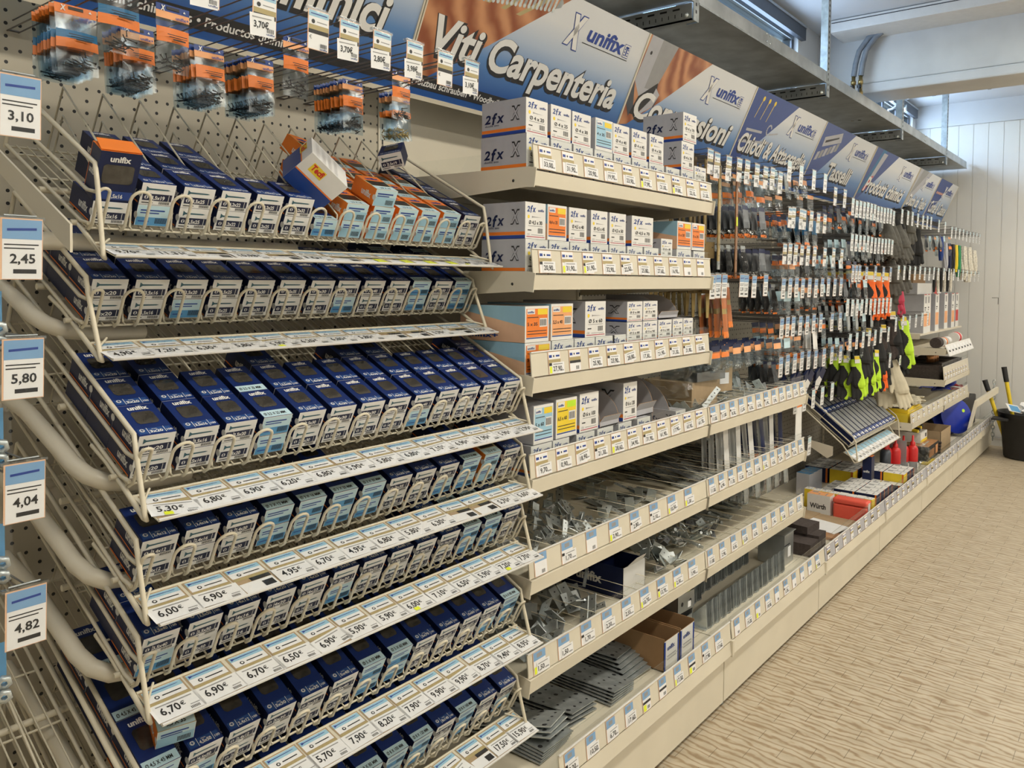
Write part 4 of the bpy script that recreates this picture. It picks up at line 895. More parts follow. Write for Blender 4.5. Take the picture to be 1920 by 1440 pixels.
# ================================================================ peg hooks, tags and hanging goods
def mk_hook(length, tagkind, price='', double=True):
    e = thing('peg_hook', 'dark wire peg hook with a price tag', 'hook')
    b = MB()
    if double:
        for dx in (-.010, .010): b.tube([(dx, length, 0), (dx, .012, 0), (dx, 0, .006)], .0016, 'hook_wire', 5)
        b.tube([(-.010, length*.99, 0), (.010, length*.99, 0)], .002, 'hook_wire', 5)
    else: b.tube([(0, length, 0), (0, .012, 0), (0, 0, .006)], .0018, 'hook_wire', 5)
    b.tube([(0, length, .022), (0, .004, .024)], .0014, 'hook_wire', 5); b.tube([(-.018, 0, .024), (.018, 0, .024)], .0014, 'zinc', 5)
    b.build('wire', e)
    w, h = (.046, .070) if tagkind == 'tan' and length > .55 else (.047, .088); F = (Vector((-w/2, -.002, -h+.020)), Vector((1, 0, 0)), Vector((0, -.04, 1)).normalized(), Vector((0, -1, -.04)).normalized())
    b = MB(); b.rect(-.002, -.002, w+.002, h+.004, F, 'cover', .002); b.box((-w/2-.003, -.005, .0185), (w/2+.003, .002, .0225), 'blister'); b.build('tag_holder', e)
    b = MB()
    if tagkind == 'tan':
        b.rect(0, 0, w, h, F, 'peach', .0002); b.rect(.002, .001, w-.001, h-.002, F, 'white_paper', .0004); b.rect(.002, h*.82, w-.001, h*.97, F, 'pale_blue', .0006); b.rect(.006, h*.88, w*.9, h*.905, F, 'ink_blue', .0008)
        b.disc(w*.25, h*.70, .004, F, 'ink', .0006, 8); b.rect(w*.42, h*.69, w*.9, h*.715, F, 'print_grey', .0006); b.rect(.002, h*.50, w-.001, h*.62, F, 'tan_band', .0006); b.rect(.002, h*.40, w-.001, h*.50, F, 'ink', .0006)
        b.text('€', .004, h*.26, h*.09, F, 'ink', None, .0)
        if price:
            G = (F[0]-F[2]*.004-F[1]*.004, (F[1]+F[2]*.05).normalized(), (F[2]-F[1]*.05).normalized(), F[3]); b.rect(0, 0, w*1.02, h*.52, G, 'white_paper', .0012); b.text(price+'€', w*.16, h*.20, h*.15, G, 'ink', w*.62, .025, lift=.0016); b.rect(w*.1, h*.42, w*.9, h*.445, G, 'print_grey', .0015)
        for q in range(6): b.rect(w*.6+q*.0024, h*.08, w*.6+q*.0024+.0013, h*.18, F, 'ink', .0014)
        b.text('unifix', w*.58, h*.02, h*.05, F, 'royal', w*.36, .02, lift=.0014)
    elif tagkind == 'blue':
        b.rect(0, 0, w, h, F, 'peach', .0002); b.rect(.002, .001, w-.001, h-.002, F, 'white_paper', .0004); b.rect(.002, h*.66, w-.001, h-.002, F, 'sky_patch', .0006); b.poly([(w*.15, h*.79), (w*.85, h*.81), (w*.85, h*.85), (w*.15, h*.83)], F, 'ink_blue', .0008)
        b.rect(.004, h*.56, w*.9, h*.58, F, 'ink', .0006); b.rect(.004, h*.50, w*.8, h*.52, F, 'ink', .0006)
        b.text(price or '2,30', w*.22, h*.27, h*.15, F, 'ink', w*.6, .02, lift=.0008); b.rect(w*.3, h*.10, w*.85, h*.17, F, 'ink', .0006)
    else:
        b.rect(0, 0, w, h, F, 'white_paper', .0002); b.rect(.002, h*.72, w-.002, h-.003, F, 'pale_label', .0004); b.rect(.004, h*.60, w*.9, h*.62, F, 'ink', .0006)
        b.text(price or '4,10', w*.2, h*.30, h*.15, F, 'ink', w*.6, .02, lift=.0008); b.rect(w*.3, h*.10, w*.85, h*.16, F, 'print_grey', .0006)
    b.build('price_tag', e)
    return e
HP = {}
def hook(x, y0, z, kind, label, price='', rz=0, group=None):
    L = round(YB-y0, 2); k = (L, kind, price)
    if k not in HP: HP[k] = Proto(mk_hook(L, kind, price))
    return HP[k].put((x, y0, z-.024), (0, 0, rz), label, group)
def pouch(name, label, w, h, bands, contents, back='film_blue', hdr=True, seed=1, thick=.008):
    "hanging polybag: bands = [(v0, v1, material)] from bottom 0 to top 1; hangs from its top centre"
    rg = random.Random(seed); e = thing(name, label, 'bag'); b = MB()
    nx, nz = 5, 8
    def P(u, v, s): return ((u-.5)*w*(1-.02*math.sin(v*9+seed)), s*thick*math.sin(PI*u)*max(0, math.sin(PI*min(1, v*1.15)))*(1.25-v)+.0004*s, (v-1)*h+.008)
    for s, mm in ((1, back), (-1, 'film')):
        vs = [P(i/nx, j/nz, s) for j in range(nz+1) for i in range(nx+1)]; fs = [(j*(nx+1)+i, j*(nx+1)+i+1, (j+1)*(nx+1)+i+1, (j+1)*(nx+1)+i) for j in range(nz) for i in range(nx)]
        b.add(vs, fs, mm, True)
    b.build('bag_film', e)
    b = MB()
    for v0, v1, m in bands:
        k = 3
        vs = [(P(i/nx, v0+(v1-v0)*j/k, -1)[0], P(i/nx, v0+(v1-v0)*j/k, -1)[1]-.0006, P(i/nx, v0+(v1-v0)*j/k, -1)[2]) for j in range(k+1) for i in range(nx+1)]
        b.add(vs, [(j*(nx+1)+i, j*(nx+1)+i+1, (j+1)*(nx+1)+i+1, (j+1)*(nx+1)+i) for j in range(k) for i in range(nx)], m)
    F = (Vector((-w/2, -.0022-thick*.6, -h+.008)), Vector((1, 0, 0)), Vector((0, 0, 1)), Vector((0, -1, 0)))
    if hdr:
        T = (Vector((-w/2, -.0016, -h+.008)), F[1], F[2], F[3])
        b.text('X', w*.12, h*.90, h*.075, T, 'white_card', w*.14, .05, .15, lift=.001); b.poly([(w*.80, h*.93), (w*.88, h*.93), (w*.84, h*.965)], T, 'white_card', .001)
        b.text('unifix+', w*.55, h*.80, h*.045, T, 'ink_blue', w*.40, .03, lift=.0036); b.rect(w*.25, h*.54, w*.85, h*.552, T, 'ink', thick*.9+.002); b.rect(w*.30, h*.51, w*.85, h*.520, T, 'ink', thick*.9+.002); b.rect(w*.42, h*.47, w*.8, h*.492, T, 'ink', thick*.9+.002)
    if hdr: b.box((-.012, -.0022, .000), (.012, -.0012, .005), 'ink')
    b.build('printed_band', e)
    b = MB()
    for q in range(16):
        a = rg.uniform(0, 6.3); c = Vector((rg.uniform(-.32, .32)*w, rg.uniform(-.3, .3)*thick, -h+.014+abs(rg.gauss(0, .10))*h)); dv = Vector((math.cos(a), .1, math.sin(a)*.5))*h*.085
        b.tube([c-dv, c+dv*.7, c+dv], [.0009, .0011, .0024], contents, 5)
    b.build('contents', e); return Proto(e)
U1 = [(.90, 1.0, 'royal'), (.79, .90, 'orange_pale'), (.44, .66, 'orange')]
PB = dict(
 blue=pouch('screw_bag', 'hanging bag of black screws', .068, .118, [(.86, 1, 'orange'), (.50, .62, 'teal'), (.36, .50, 'orange')], 'screws', seed=2),
 black=pouch('screw_bag', 'hanging bag of black screws', .062, .118, U1, 'screws', seed=3),
 black2=pouch('screw_bag', 'hanging bag of black screws', .058, .112, U1, 'screws', seed=4),
 gold=pouch('screw_bag', 'hanging bag of brass screws', .062, .118, [(.90, 1.0, 'royal'), (.79, .90, 'orange_pale'), (.48, .60, 'orange')], 'gold_screws', seed=5),
 clear_or=pouch('fittings_bag', 'clear bag of fittings', .085, .15, [(.88, 1.0, 'orange_pale'), (.34, .50, 'orange')], 'zinc_bright', hdr=False, seed=6, thick=.012),
 small=pouch('fittings_bag', 'small bag of fittings', .07, .10, [(.80, 1.0, 'navy'), (.55, .75, 'orange')], 'zinc', hdr=False, seed=7),
 small2=pouch('parts_bag', 'small bag of fittings', .075, .10, [(.60, .84, 'orange_pale'), (.84, 1.0, 'navy')], 'zinc_bright', hdr=False, seed=8),
 cream=pouch('plug_bag', 'bag of cream plugs', .07, .12, [(.04, .80, 'white_card')], 'glove_cream', hdr=False, seed=9),
 long=pouch('bolt_pack', 'long narrow orange bag', .045, .20, [(.0, .12, 'orange'), (.12, .45, 'rust'), (.45, .55, 'brass'), (.55, .8, 'rust'), (.80, .88, 'white_paper')], 'brass', hdr=False, seed=10),
 dark=pouch('tool_blister', 'dark blister pack', .06, .125, [(.86, 1.0, 'navy'), (.0, .08, 'orange'), (.25, .86, 'dark_steel')], 'black', back='blister', hdr=False, seed=11, thick=.016),
 brush=pouch('tool_blister', 'black brush pack', .045, .13, [(.90, 1.0, 'zinc'), (.06, .80, 'glove_black'), (.0, .06, 'orange')], 'black', back='blister', hdr=False, seed=12, thick=.02),
 teal=pouch('hook_pack', 'blue backed bag', .075, .15, [(.45, .9, 'teal'), (.0, .10, 'orange')], 'zinc_bright', hdr=False, seed=13),
 grey=pouch('zinc_parts_pack', 'grey bag', .07, .11, [(.6, 1.0, 'pale_label')], 'zinc', hdr=False, seed=14),
 tallwhite=pouch('blade_pack', 'tall white blade pack', .05, .22, [(.0, .90, 'white_card'), (.90, 1.0, 'orange')], 'zinc', hdr=False, seed=15, thick=.004),
 tallblue=pouch('blade_pack', 'tall blue blade pack', .045, .20, [(.10, .86, 'navy'), (.0, .10, 'orange'), (.86, 1.0, 'white_card')], 'zinc', hdr=False, seed=16, thick=.004),
 steel=pouch('fitting_pack', 'bag of steel hinges', .05, .09, [(.1, .9, 'zinc')], 'zinc_bright', hdr=False, seed=17, thick=.008))
PLACED = []
def stack(kind, x, z, y0, n, dy, label, group, wob=.0, rs=1):
    PLACED.append((x, z))
    rg = random.Random(rs)
    for k in range(n):
        PB[kind].put((x+rg.uniform(-.003, .003), y0+dy*k, z-.006), (R(-rg.uniform(2, 7)), 0, R(rg.uniform(-3, 3)*(1+wob))), label, group)
# ---- bay with baskets: bags of small screws over the top basket
HX = [(-1.975, '5,10'), (-1.905, '2,90'), (-1.80, '3,70'), (-1.69, ''), (-1.62, '3,70'), (-1.54, '2,80'), (-1.453, '3,98'), (-1.365, ''), (-1.282, '3,10')]
for i, (x, p) in enumerate(HX):
    hook(x, .05, 1.965+(.02 if i < 2 else 0), 'tan', 'long peg hook with tan price tag, %s from left above baskets' % orn(i+1), p)
for i, (x, kd, y0, n) in enumerate([(-1.985, 'blue', .33, 9), (-1.86, 'black', .36, 8), (-1.715, 'black', .37, 8), (-1.60, 'black', .36, 9), (-1.36, 'black2', .35, 11), (-1.21, 'gold', .35, 5)]):
    stack(kd, x, 1.945, y0, n, .011, 'bag of %s, %s bunch above the top basket' % (['black screws with blue film', 'black screws', 'black screws', 'black screws', 'black screws', 'brass-coloured screws'][i], orn(i+1)), 'screw bags in the %s bunch' % orn(i+1), rs=i)
for i, (x, y, kd) in enumerate([(-1.97, .20, 'blue'), (-1.852, .25, 'black'), (-1.605, .23, 'black'), (-1.30, .25, 'black2'), (-1.265, .46, 'black')]):
    PB[kd].put((x, y, 1.958), (0, 0, R(2)), 'single screw bag hanging forward of the bunches, %s from the left' % orn(i+1), False)
# ---- left edge: big price tags on long hooks and bags of nuts
for i, (z, p) in enumerate([(1.735, '3,10'), (1.562, '2,45'), (1.415, '5,80'), (1.262, '4,04'), (1.105, '4,82')]):
    hk = hook(-2.205, -.045, z, 'blue', 'long peg hook with large price tag at the left edge, %s from the top' % orn(i+1), p); hk.scale = (1, 1, .85)
nut = thing('nut_bag', 'bag of nuts', 'bag'); b = MB()
for q in range(7):
    xx = -.022+.022*(q % 3); zz = -.075+.018*(q//3); b.lathe([(.004, -.003), (.010, -.003), (.010, .003), (.004, .003), (.004, -.003)], (xx, -.006, zz), 'zinc_bright', 6, (.2, 1, .3))
b.build('contents', nut); b = MB(); b.prism([(-.030, -.085), (.030, -.085), (.030, -.01), (-.030, -.01)], (0, .008, 0), (1, 0, 0), (0, 0, 1), -.0006, 'label_blue'); b.flat([(-.030, -.085), (.030, -.085), (.030, 0), (-.030, 0)], (0, -.016, 0), (1, 0, 0), (0, .1, 1), 'film'); b.build('bag_film', nut)
NP = Proto(nut)
for i, z in enumerate([1.475, 1.325, 1.175, 1.02]): NP.put((-2.235, .01, z), (0, 0, 0), 'blue-backed bag of zinc nuts at the left edge, %s from the top' % orn(i+1))
# ---- the rows beyond the cartons
def xr(a, b_, n): return [a+(b_-a)*i/(n-1) for i in range(n)]
ROWS = [
 ('top row of the bracket bay', 1.955, [.061, .118, .219, .314, .39, .486, .574, .649, .738], 'tan', .12),
 ('top row of the blister pack bay', 2.008, [.841, .987, 1.156, 1.317], 'white', .12), ('row just left of the anchors sign', 1.957, [1.474, 1.629], 'tan', .12),
 ('second row of the blister pack bay', 1.815, [.86, .905, 1.0, 1.04, 1.134, 1.23, 1.323], 'tan', .12),
 ('third row of the blister pack bay', 1.655, [.806, .87, .94, 1.018, 1.10, 1.19, 1.335, 1.47, 1.6], 'tan', .12), ('sparse row of the bracket bay', 1.515, [.10, .146, .20, .36, .40, .48, .60], 'blue', .12),
 ('fourth row of the blister pack bay', 1.508, [.80, .88, .96, 1.04, 1.13, 1.22, 1.31, 1.40, 1.50, 1.60], 'blue', .12),
 ('fifth row of the blister pack bay', 1.336, [.79, .86, .93, 1.02, 1.11, 1.20, 1.30, 1.47, 1.60], 'blue', .12),
 ('lowest row of the blister pack bay', 1.170, [.79, .87, .96, 1.05, 1.14, 1.24, 1.36, 1.48, 1.62], 'blue', .12), ('short row above the drill bit basket', .985, [.98, 1.10, 1.22, 1.35, 1.50], 'white', .12), ('pair of tags beside the drill bit basket', .74, [1.03, 1.10, 1.30], 'white', .16),
 ('top row of the drill bit bay', 1.925, xr(1.77, 2.60, 13), 'white', .12), ('second row of the drill bit bay', 1.745, xr(1.77, 2.58, 12), 'white', .12),
 ('third row of the drill bit bay', 1.58, [1.80, 1.86, 1.92, 2.05, 2.23, 2.40, 2.56], 'blue', .12), ('fourth row of the drill bit bay', 1.40, xr(1.72, 2.58, 11), 'white', .12), ('lowest row of the drill bit bay', 1.222, [1.78, 1.9, 2.02, 2.14, 2.26, 2.38, 2.55], 'white', .12),
 ('top row of the glove bay', 1.95, [2.80, 2.95, 3.07, 3.22, 3.37, 3.50, 3.617, 3.88, 4.1], 'white', .12), ('second row of the glove bay', 1.60, xr(2.75, 3.9, 9), 'white', .12), ('third row of the glove bay', 1.28, xr(2.72, 3.6, 6), 'white', .12), ('lowest row of the glove bay', 1.06, xr(2.6, 3.1, 3), 'white', .12),
 ('top row of the far bay', 1.93, xr(4.35, 5.6, 9), 'white', .12), ('second row of the far bay', 1.60, xr(4.1, 5.6, 9), 'white', .12)]
for nm, z, xs, kd, y0 in ROWS:
    for i, x in enumerate(xs):
        hook(x, y0, z+rnd.uniform(-.004, .004), kd, 'price-tagged peg hook, %s from left, %s' % (orn(i+1), nm), ['', '2,30', '4,10'][i % 3])
G1 = lambda k, nm, x, z, y0, n, dy, rs: stack(k, x, z, y0, n, dy, nm, nm+' bunch', rs=rs)
G1('clear_or', 'clear bag of hooks with orange band beside the gold strips', .60, 1.93, .20, 4, .05, 1); G1('clear_or', 'clear bag of handles with orange band under the bright tags', .76, 1.92, .22, 4, .05, 2)
G1('clear_or', 'clear bag with orange band, right of the bright tags', 1.05, 1.88, .24, 5, .05, 3); G1('clear_or', 'clear bag leaning out, upper row of the blister pack bay', 1.30, 1.90, .18, 2, .05, 4)
G1('dark', 'dark blister pack with orange foot, upper bunch', .50, 1.79, .17, 12, .028, 5); G1('dark', 'dark blister pack at the front right of the upper bunch', .62, 1.79, .15, 7, .03, 6)
G1('brush', 'black brush in blister, left of the blue cards', .46, 1.63, .22, 5, .03, 7); G1('brush', 'black brush in blister, middle of its row', .56, 1.63, .20, 6, .03, 8); G1('dark', 'dark tool blister at the right of the brushes', .66, 1.62, .16, 6, .03, 9)
G1('small', 'small navy topped bag beside the white tags of second row', .90, 1.78, .16, 4, .04, 10); G1('teal', 'blue backed bag with orange foot under the second row', 1.12, 1.80, .14, 4, .04, 11); G1('teal', 'blue backed bag with hook, right of second row', 1.26, 1.79, .15, 3, .04, 12)
G1('small', 'navy card bag of fittings under the third row', .86, 1.60, .15, 4, .03, 13); G1('small2', 'bag of rings with blue foot under the third row', .96, 1.58, .14, 4, .03, 14); G1('small', 'orange banded bag under third row, right one', 1.08, 1.60, .16, 4, .03, 15)
for i, x in enumerate((.235, .285, .335, .40)): G1('long', 'long orange pack with a brass bolt, %s bunch from left' % orn(i+1), x, 1.47 if i < 3 else 1.50, .14+.02*i, 4, .03, 20+i)
for i, x in enumerate((.25, .34, .45, .55, .66)): G1(['small', 'small', 'small2', 'small2', 'small2'][i], 'small bag hanging over the hinge shelf, %s bunch from left' % orn(i+1), x, 1.235, .17, 5, .035, 30+i)
for i, x in enumerate((.80, .92, 1.05)): G1(['small2', 'grey', 'clear_or'][i], 'bag with orange band in the low rows, %s bunch' % orn(i+1), x, 1.235, .14, 5, .035, 40+i)
G1('cream', 'bag of cream wooden plugs in the lowest row', 1.28, 1.27, .14, 4, .03, 44); G1('grey', 'greyish bag of tiles in the fourth row', .96, 1.44, .16, 4, .04, 45); G1('grey', 'greyish crumpled bag in the fourth row', 1.06, 1.44, .15, 3, .04, 46)
G1('small', 'small bag hanging in the fifth row under tags', 1.44, 1.30, .15, 3, .04, 47); G1('small2', 'bag of copper coloured bits at the lowest row', 1.9, 1.16, .16, 4, .04, 48); G1('small2', 'bag of copper coloured bits nearer the gloves', 2.15, 1.16, .16, 4, .04, 49)
for i, x in enumerate((1.50, 1.58, 1.66)): G1('small', 'narrow orange bag in the tilted row below the anchors sign, %s bunch' % orn(i+1), x, 1.84, .20, 4, .04, 50+i)
for i, x in enumerate((1.86, 2.02, 2.16, 2.30, 2.44)): G1('small', 'orange banded bag of anchors, %s bunch under the top row' % orn(i+1), x, 1.86, .19, 4, .04, 60+i)
for i, x in enumerate((1.76, 1.9, 2.02)): G1(['grey', 'small', 'small'][i], 'bag in the dense middle rows, %s bunch' % orn(i+1), x, 1.60, .17, 4, .04, 70+i)
for i, x in enumerate((1.84, 1.98, 2.10, 2.22)): G1(['dark', 'brush', 'small', 'grey'][i], 'pack under the third row of the drill bay, %s bunch' % orn(i+1), x, 1.50, .17, 4, .04, 80+i)
for i, x in enumerate((1.72, 1.86, 2.0, 2.14, 2.3)): G1(['steel', 'steel', 'steel', 'grey', 'steel'][i], 'dark steel fitting under the fourth row, %s bunch' % orn(i+1), x, 1.31, .15, 4, .05, 90+i)
for i, x in enumerate((4.15, 4.3, 4.5)): G1(['dark', 'grey', 'clear_or'][i], 'pack of cords in the far upper row, %s bunch' % orn(i+1), x, 1.85, .16, 3, .05, 100+i)
for i, x in enumerate((.35, .47, .59, .71, .83, .93)): G1(['tallwhite', 'tallwhite', 'tallwhite', 'tallblue', 'tallwhite', 'tallblue'][i], 'tall blade pack hung below the hinge shelf, %s bunch' % orn(i+1), x, .925, .17, 4, .03, 110+i)
PB['tallwhite'].put((1.035, .12, .93), (0, 0, 0), 'large tall white pack with orange top at the end of hinge shelf', False, (1.6, 1, 1))
for i, x in enumerate((.52, .64, .76, .86, .96)): G1('steel', 'clear pack of steel castors hung under the plates shelf, %s bunch' % orn(i+1), x, .665, .15, 5, .03, 120+i)
FILL = [('steel', 'steel fittings in a clear pack'), ('grey', 'pale-topped pack of zinc parts'), ('small', 'navy-topped pack with orange band'), ('dark', 'dark blister pack'), ('brush', 'black pack with orange foot'), ('small2', 'peach-topped pack with blue foot')]
rg = random.Random(12)
for nm, z, xs, kd, y0 in ROWS:
    if z < 1.1 or max(xs) > 2.7 or 'bracket bay' in nm: continue
    for i, x in enumerate(xs):
        if any(abs(x-a) < .045 and abs(z-.03-c) < .09 for a, c in PLACED): continue
        q = (i*5+len(nm)) % len(FILL) if x < 1.7 else [0, 1, 2, 0, 3, 0][(i*5+len(nm)) % 6]
        G1(FILL[q][0], '%s, %s hook of the %s' % (FILL[q][1].split(' in ')[0], orn(i+1), nm), x, z-.035, .16+rg.uniform(0, .05), rg.choice((3, 4, 5)), .035, i)
# zigzag stack of navy boxed bits at the foot of the blister bay
bl = thing('bit_card', 'navy and white bit card', 'pack'); MB().box((-.028, 0, -.13), (.028, .006, 0), 'navy', front='white_card').box((-.028, -.0008, -.05), (.028, 0, 0), 'navy').box((-.028, -.0008, -.13), (.028, 0, -.115), 'orange').build('card', bl)
BC = Proto(bl)
for i in range(6):
    for k in range(5): BC.put((1.02+.085*i, .14+.035*k, 1.06-.012*k), (R(12), R(28 if (i+k) % 2 else -22), 0), 'navy and white bit card on the crowded hooks above the drill basket', 'zigzag bit cards')
# gold and copper coloured hinge strips hanging in the bracket bay
def strip(x, y, z0, z1, w, m, label, arrow=False):
    b = MB(); n = 9
    poly = [(-w/2, z1), (w/2, z1), (w/2, z0), (-w/2, z0)] if not arrow else [(-w/2, z1), (w/2, z1), (w/2, z0-.03), (0, z0), (-w/2, z0-.03)]
    b.prism(poly, (0, 0, 0), (1, 0, 0), (0, 0, 1), .004, m)
    for k in range(n): b.disc(0, z1+(z0-z1)*(k+.5)/n, .003, (Vector((0, 0, 0)), Vector((1, 0, 0)), Vector((0, 0, 1)), Vector((0, -1, 0))), 'ink', .005, 8)
    return tag(b.build('hinge_strip', loc=(x, y, 0), rot=(0, 0, R(8))), label, 'strip')
for i, (x, y, z0, z1, w, m) in enumerate([(.19, .14, 1.93, 1.56, .026, 'brass'), (.235, .16, 1.92, 1.53, .03, 'zinc'), (.28, .30, 1.92, 1.5, .03, 'copper'), (.37, .15, 1.90, 1.50, .026, 'copper'), (.12, .3, 1.93, 1.5, .03, 'brass'), (.07, .24, 1.93, 1.55, .02, 'brass_dark'), (.15, .4, 1.93, 1.5, .025, 'brass_dark'), (.115, .16, 1.93, 1.60, .026, 'brass'), (.15, .20, 1.92, 1.58, .026, 'brass_dark'), (.05, .17, 1.93, 1.58, .024, 'brass_dark'), (.22, .27, 1.93, 1.5, .026, 'brass'), (.30, .34, 1.93, 1.5, .026, 'brass')]):
    s_ = strip(x, y, z0, z1, w, m, '%s metal strip hanging in the bracket bay, %s of the strips' % (dict(brass='gold', zinc='greenish zinc', copper='copper coloured', brass_dark='dark bronze')[m], orn(i+1)), i == 0)
    if i in (2, 3): MB().rect(-.010, 1.70, .010, 1.735, (Vector((0, 0, 0)), Vector((1, 0, 0)), Vector((0, 0, 1)), Vector((0, -1, 0))), 'neon_yellow', .005).build('sticker', s_)
# bunched bronze gate hinges
def hinge_bunch(z, n, label):
    pr = None
    for k in range(n):
        if pr is None:
            b = MB(); b.prism([(-.03, -.06), (.03, -.06), (.03, 0), (-.03, 0)], (0, 0, 0), (1, 0, 0), (0, 0, 1), .003, 'brass_dark'); b.prism([(-.006, -.15), (.006, -.15), (.010, -.06), (-.010, -.06)], (0, 0, 0), (1, 0, 0), (0, 0, 1), .003, 'brass')
            for q in (-.018, .018): b.disc(q, -.02, .003, (Vector((0, 0, 0)), Vector((1, 0, 0)), Vector((0, 0, 1)), Vector((0, -1, 0))), 'ink', .004, 8)
            o = tag(b.build('gate_hinge'), label, 'hinge', label+' bunch'); o.location = (.15, .16, z); o.rotation_euler = (0, 0, R(-20)); pr = o
        else:
            c = pr.copy(); C.objects.link(c); c.location = (.12+.022*k, .16+.032*k, z+.003*(k % 2)); c.rotation_euler = (0, R(-6+3*(k % 4)), R(-20))
hinge_bunch(1.63, 12, 'bronze gate hinge in the upper bunch of the bracket bay'); hinge_bunch(1.50, 12, 'bronze gate hinge in the lower bunch of the bracket bay')
# ================================================================ loose metal fittings in the shelf compartments
def frame(o=(0, 0, 0)): return (Vector(o), Vector((1, 0, 0)), Vector((0, 1, 0)), Vector((0, 0, 1)))
def met(name, label, group, fn):
    b = MB(); fn(b); return Proto(tag(b.build(name), label, 'fitting', group))
def f_angle(b, a=.035, w=.018, m='zinc'):
    b.box((0, 0, 0), (a, w, .002), m); b.box((0, 0, 0), (.002, w, a), m)
    for q in (.35, .75): b.disc(a*q, w/2, .0025, frame((0, 0, .002)), 'ink'); b.disc(w/2, a*q, .0025, (Vector((.002, 0, 0)), Vector((0, 1, 0)), Vector((0, 0, 1)), Vector((1, 0, 0))), 'ink')
def f_plate(b, l=.12, w=.02, m='zinc', n=6):
    b.box((0, 0, 0), (w, l, .002), m)
    for q in range(n):
        for s_ in ((.3, .7) if w > .03 else (.5,)): b.disc(w*s_, l*(q+.5)/n, .0028, frame((0, 0, .002)), 'ink')
def f_corner(b, m='zinc'):
    b.prism([(0, 0), (.06, 0), (.06, .016), (.016, .016), (.016, .06), (0, .06)], (0, 0, 0), (1, 0, 0), (0, 1, 0), .002, m)
    for p in ((.05, .008), (.03, .008), (.008, .008), (.008, .03), (.008, .05)): b.disc(*p, .0022, frame((0, 0, .002)), 'ink')
def f_tagged(b):
    f_angle(b, .045, .03, 'zinc_bright'); b.box((.01, .002, .006), (.035, .03, .0065), 'white_paper')
    for q in range(6): b.rect(.014+.003*q, .01, .0155+.003*q, .022, frame((0, 0, .0065)), 'ink')
def f_bolt(b): b.tube([(0, 0, .006), (0, .10, .006)], .006, 'zinc_bright', 8); b.lathe([(0, 0), (.010, 0), (.010, .007), (0, .007)], (0, -.004, .006), 'zinc', 6, (0, 1, 0)); b.lathe([(0, 0), (.009, 0), (.009, .006), (0, .006)], (0, .08, .006), 'zinc_bright', 6, (0, 1, 0))
def f_hinge(b):
    b.box((0, 0, 0), (.028, .075, .002), 'zinc'); b.box((.032, 0, 0), (.06, .075, .002), 'zinc'); b.tube([(.03, 0, .002), (.03, .075, .002)], .003, 'zinc_bright', 6)
    for y in (.015, .06):
        for x in (.014, .046): b.disc(x, y, .0025, frame((0, 0, .002)), 'ink')
def f_rig(b): b.tube([(0, 0, .004), (.0, .05, .004), (.015, .065, .004), (.03, .05, .004), (.03, .035, .004)], .003, 'zinc_bright', 6); b.tube([(0, 0, .004), (0, -.02, .004)], .0045, 'zinc', 6)
def heap(x0, x1, z, fns, n, name, label, group, y0=.115, y1=.50, pile=.055, seed=0, flat=False):
    rg = random.Random(seed); ps = [met(name, label, group, f) for f in fns]; n = int(n*(1.5 if not flat else 1.2)); y0 = y0+.02
    for k in range(n):
        p = ps[k % len(ps)]; f = k/n
        x = rg.uniform(x0+.01, x1-.05); y = y0+(y1-y0)*rg.random()**1.3; hz = .002+pile*f*rg.uniform(.6, 1)*(1-.4*abs(2*(x-x0)/(x1-x0)-1))
        rot = (rg.uniform(-.3, .3) if flat else rg.uniform(-.9, .9), rg.uniform(-.25, .25) if flat else rg.uniform(-.9, .9), rg.uniform(-.25, .25) if flat else rg.uniform(0, 6.28))
        p.put((x, y, z+hz+(.0 if flat else .012)), rot, label, group)
zs5, zs6 = SZ[4]+DZ, SZ[5]+DZ
heap(-.99, -.72, zs5, [f_tagged, f_angle, f_corner, f_angle], 40, 'angle_bracket', 'zinc bracket with paper tag in the left heap, shelf five', 'tagged brackets, left of fifth shelf', seed=1)
heap(-.72, -.45, zs5, [f_tagged, f_angle, f_plate], 26, 'angle_bracket', 'zinc bracket in the middle heap of shelf five', 'brackets in the middle of fifth shelf', seed=2, pile=.035)
heap(-.45, -.02, zs5, [f_hinge, f_plate, f_plate, f_tagged], 30, 'flat_bracket', 'flat zinc bracket at the right of shelf five', 'flat brackets at right of fifth shelf', seed=3, pile=.03, flat=True)
heap(-.99, -.70, zs6, [lambda b: f_angle(b, .06, .03), f_tagged, lambda b: f_angle(b, .05, .045)], 24, 'angle_bracket', 'larger zinc angle bracket, left heap of the lowest raised shelf', 'angle brackets at left of sixth shelf', seed=4)
heap(-.70, -.42, zs6, [lambda b: f_angle(b, .06, .03), f_corner, f_hinge], 20, 'angle_bracket', 'zinc angle bracket, middle heap of the lowest raised shelf', 'angle brackets amid sixth shelf', seed=5, pile=.04)
heap(-.20, -.02, zs6, [f_tagged, lambda b: f_angle(b, .05, .04, 'zinc_bright')], 16, 'angle_bracket', 'shiny bracket beside the navy carton on sixth shelf', 'shiny brackets at right of sixth shelf', seed=6)
heap(.03, .45, SZ[3]+DZ, [f_plate, f_hinge, f_corner, f_angle], 26, 'zinc_plate', 'zinc plate at the left of the hinge shelf', 'zinc plates at left of hinge shelf', seed=7, pile=.03)
heap(.45, .97, SZ[3]+DZ, [lambda b: f_angle(b, .06, .04, 'zinc_bright'), f_tagged, lambda b: f_corner(b, 'zinc_bright')], 26, 'bright_bracket', 'bright zinc bracket at the right of hinge shelf', 'bright brackets at right of hinge shelf', seed=8, pile=.05)
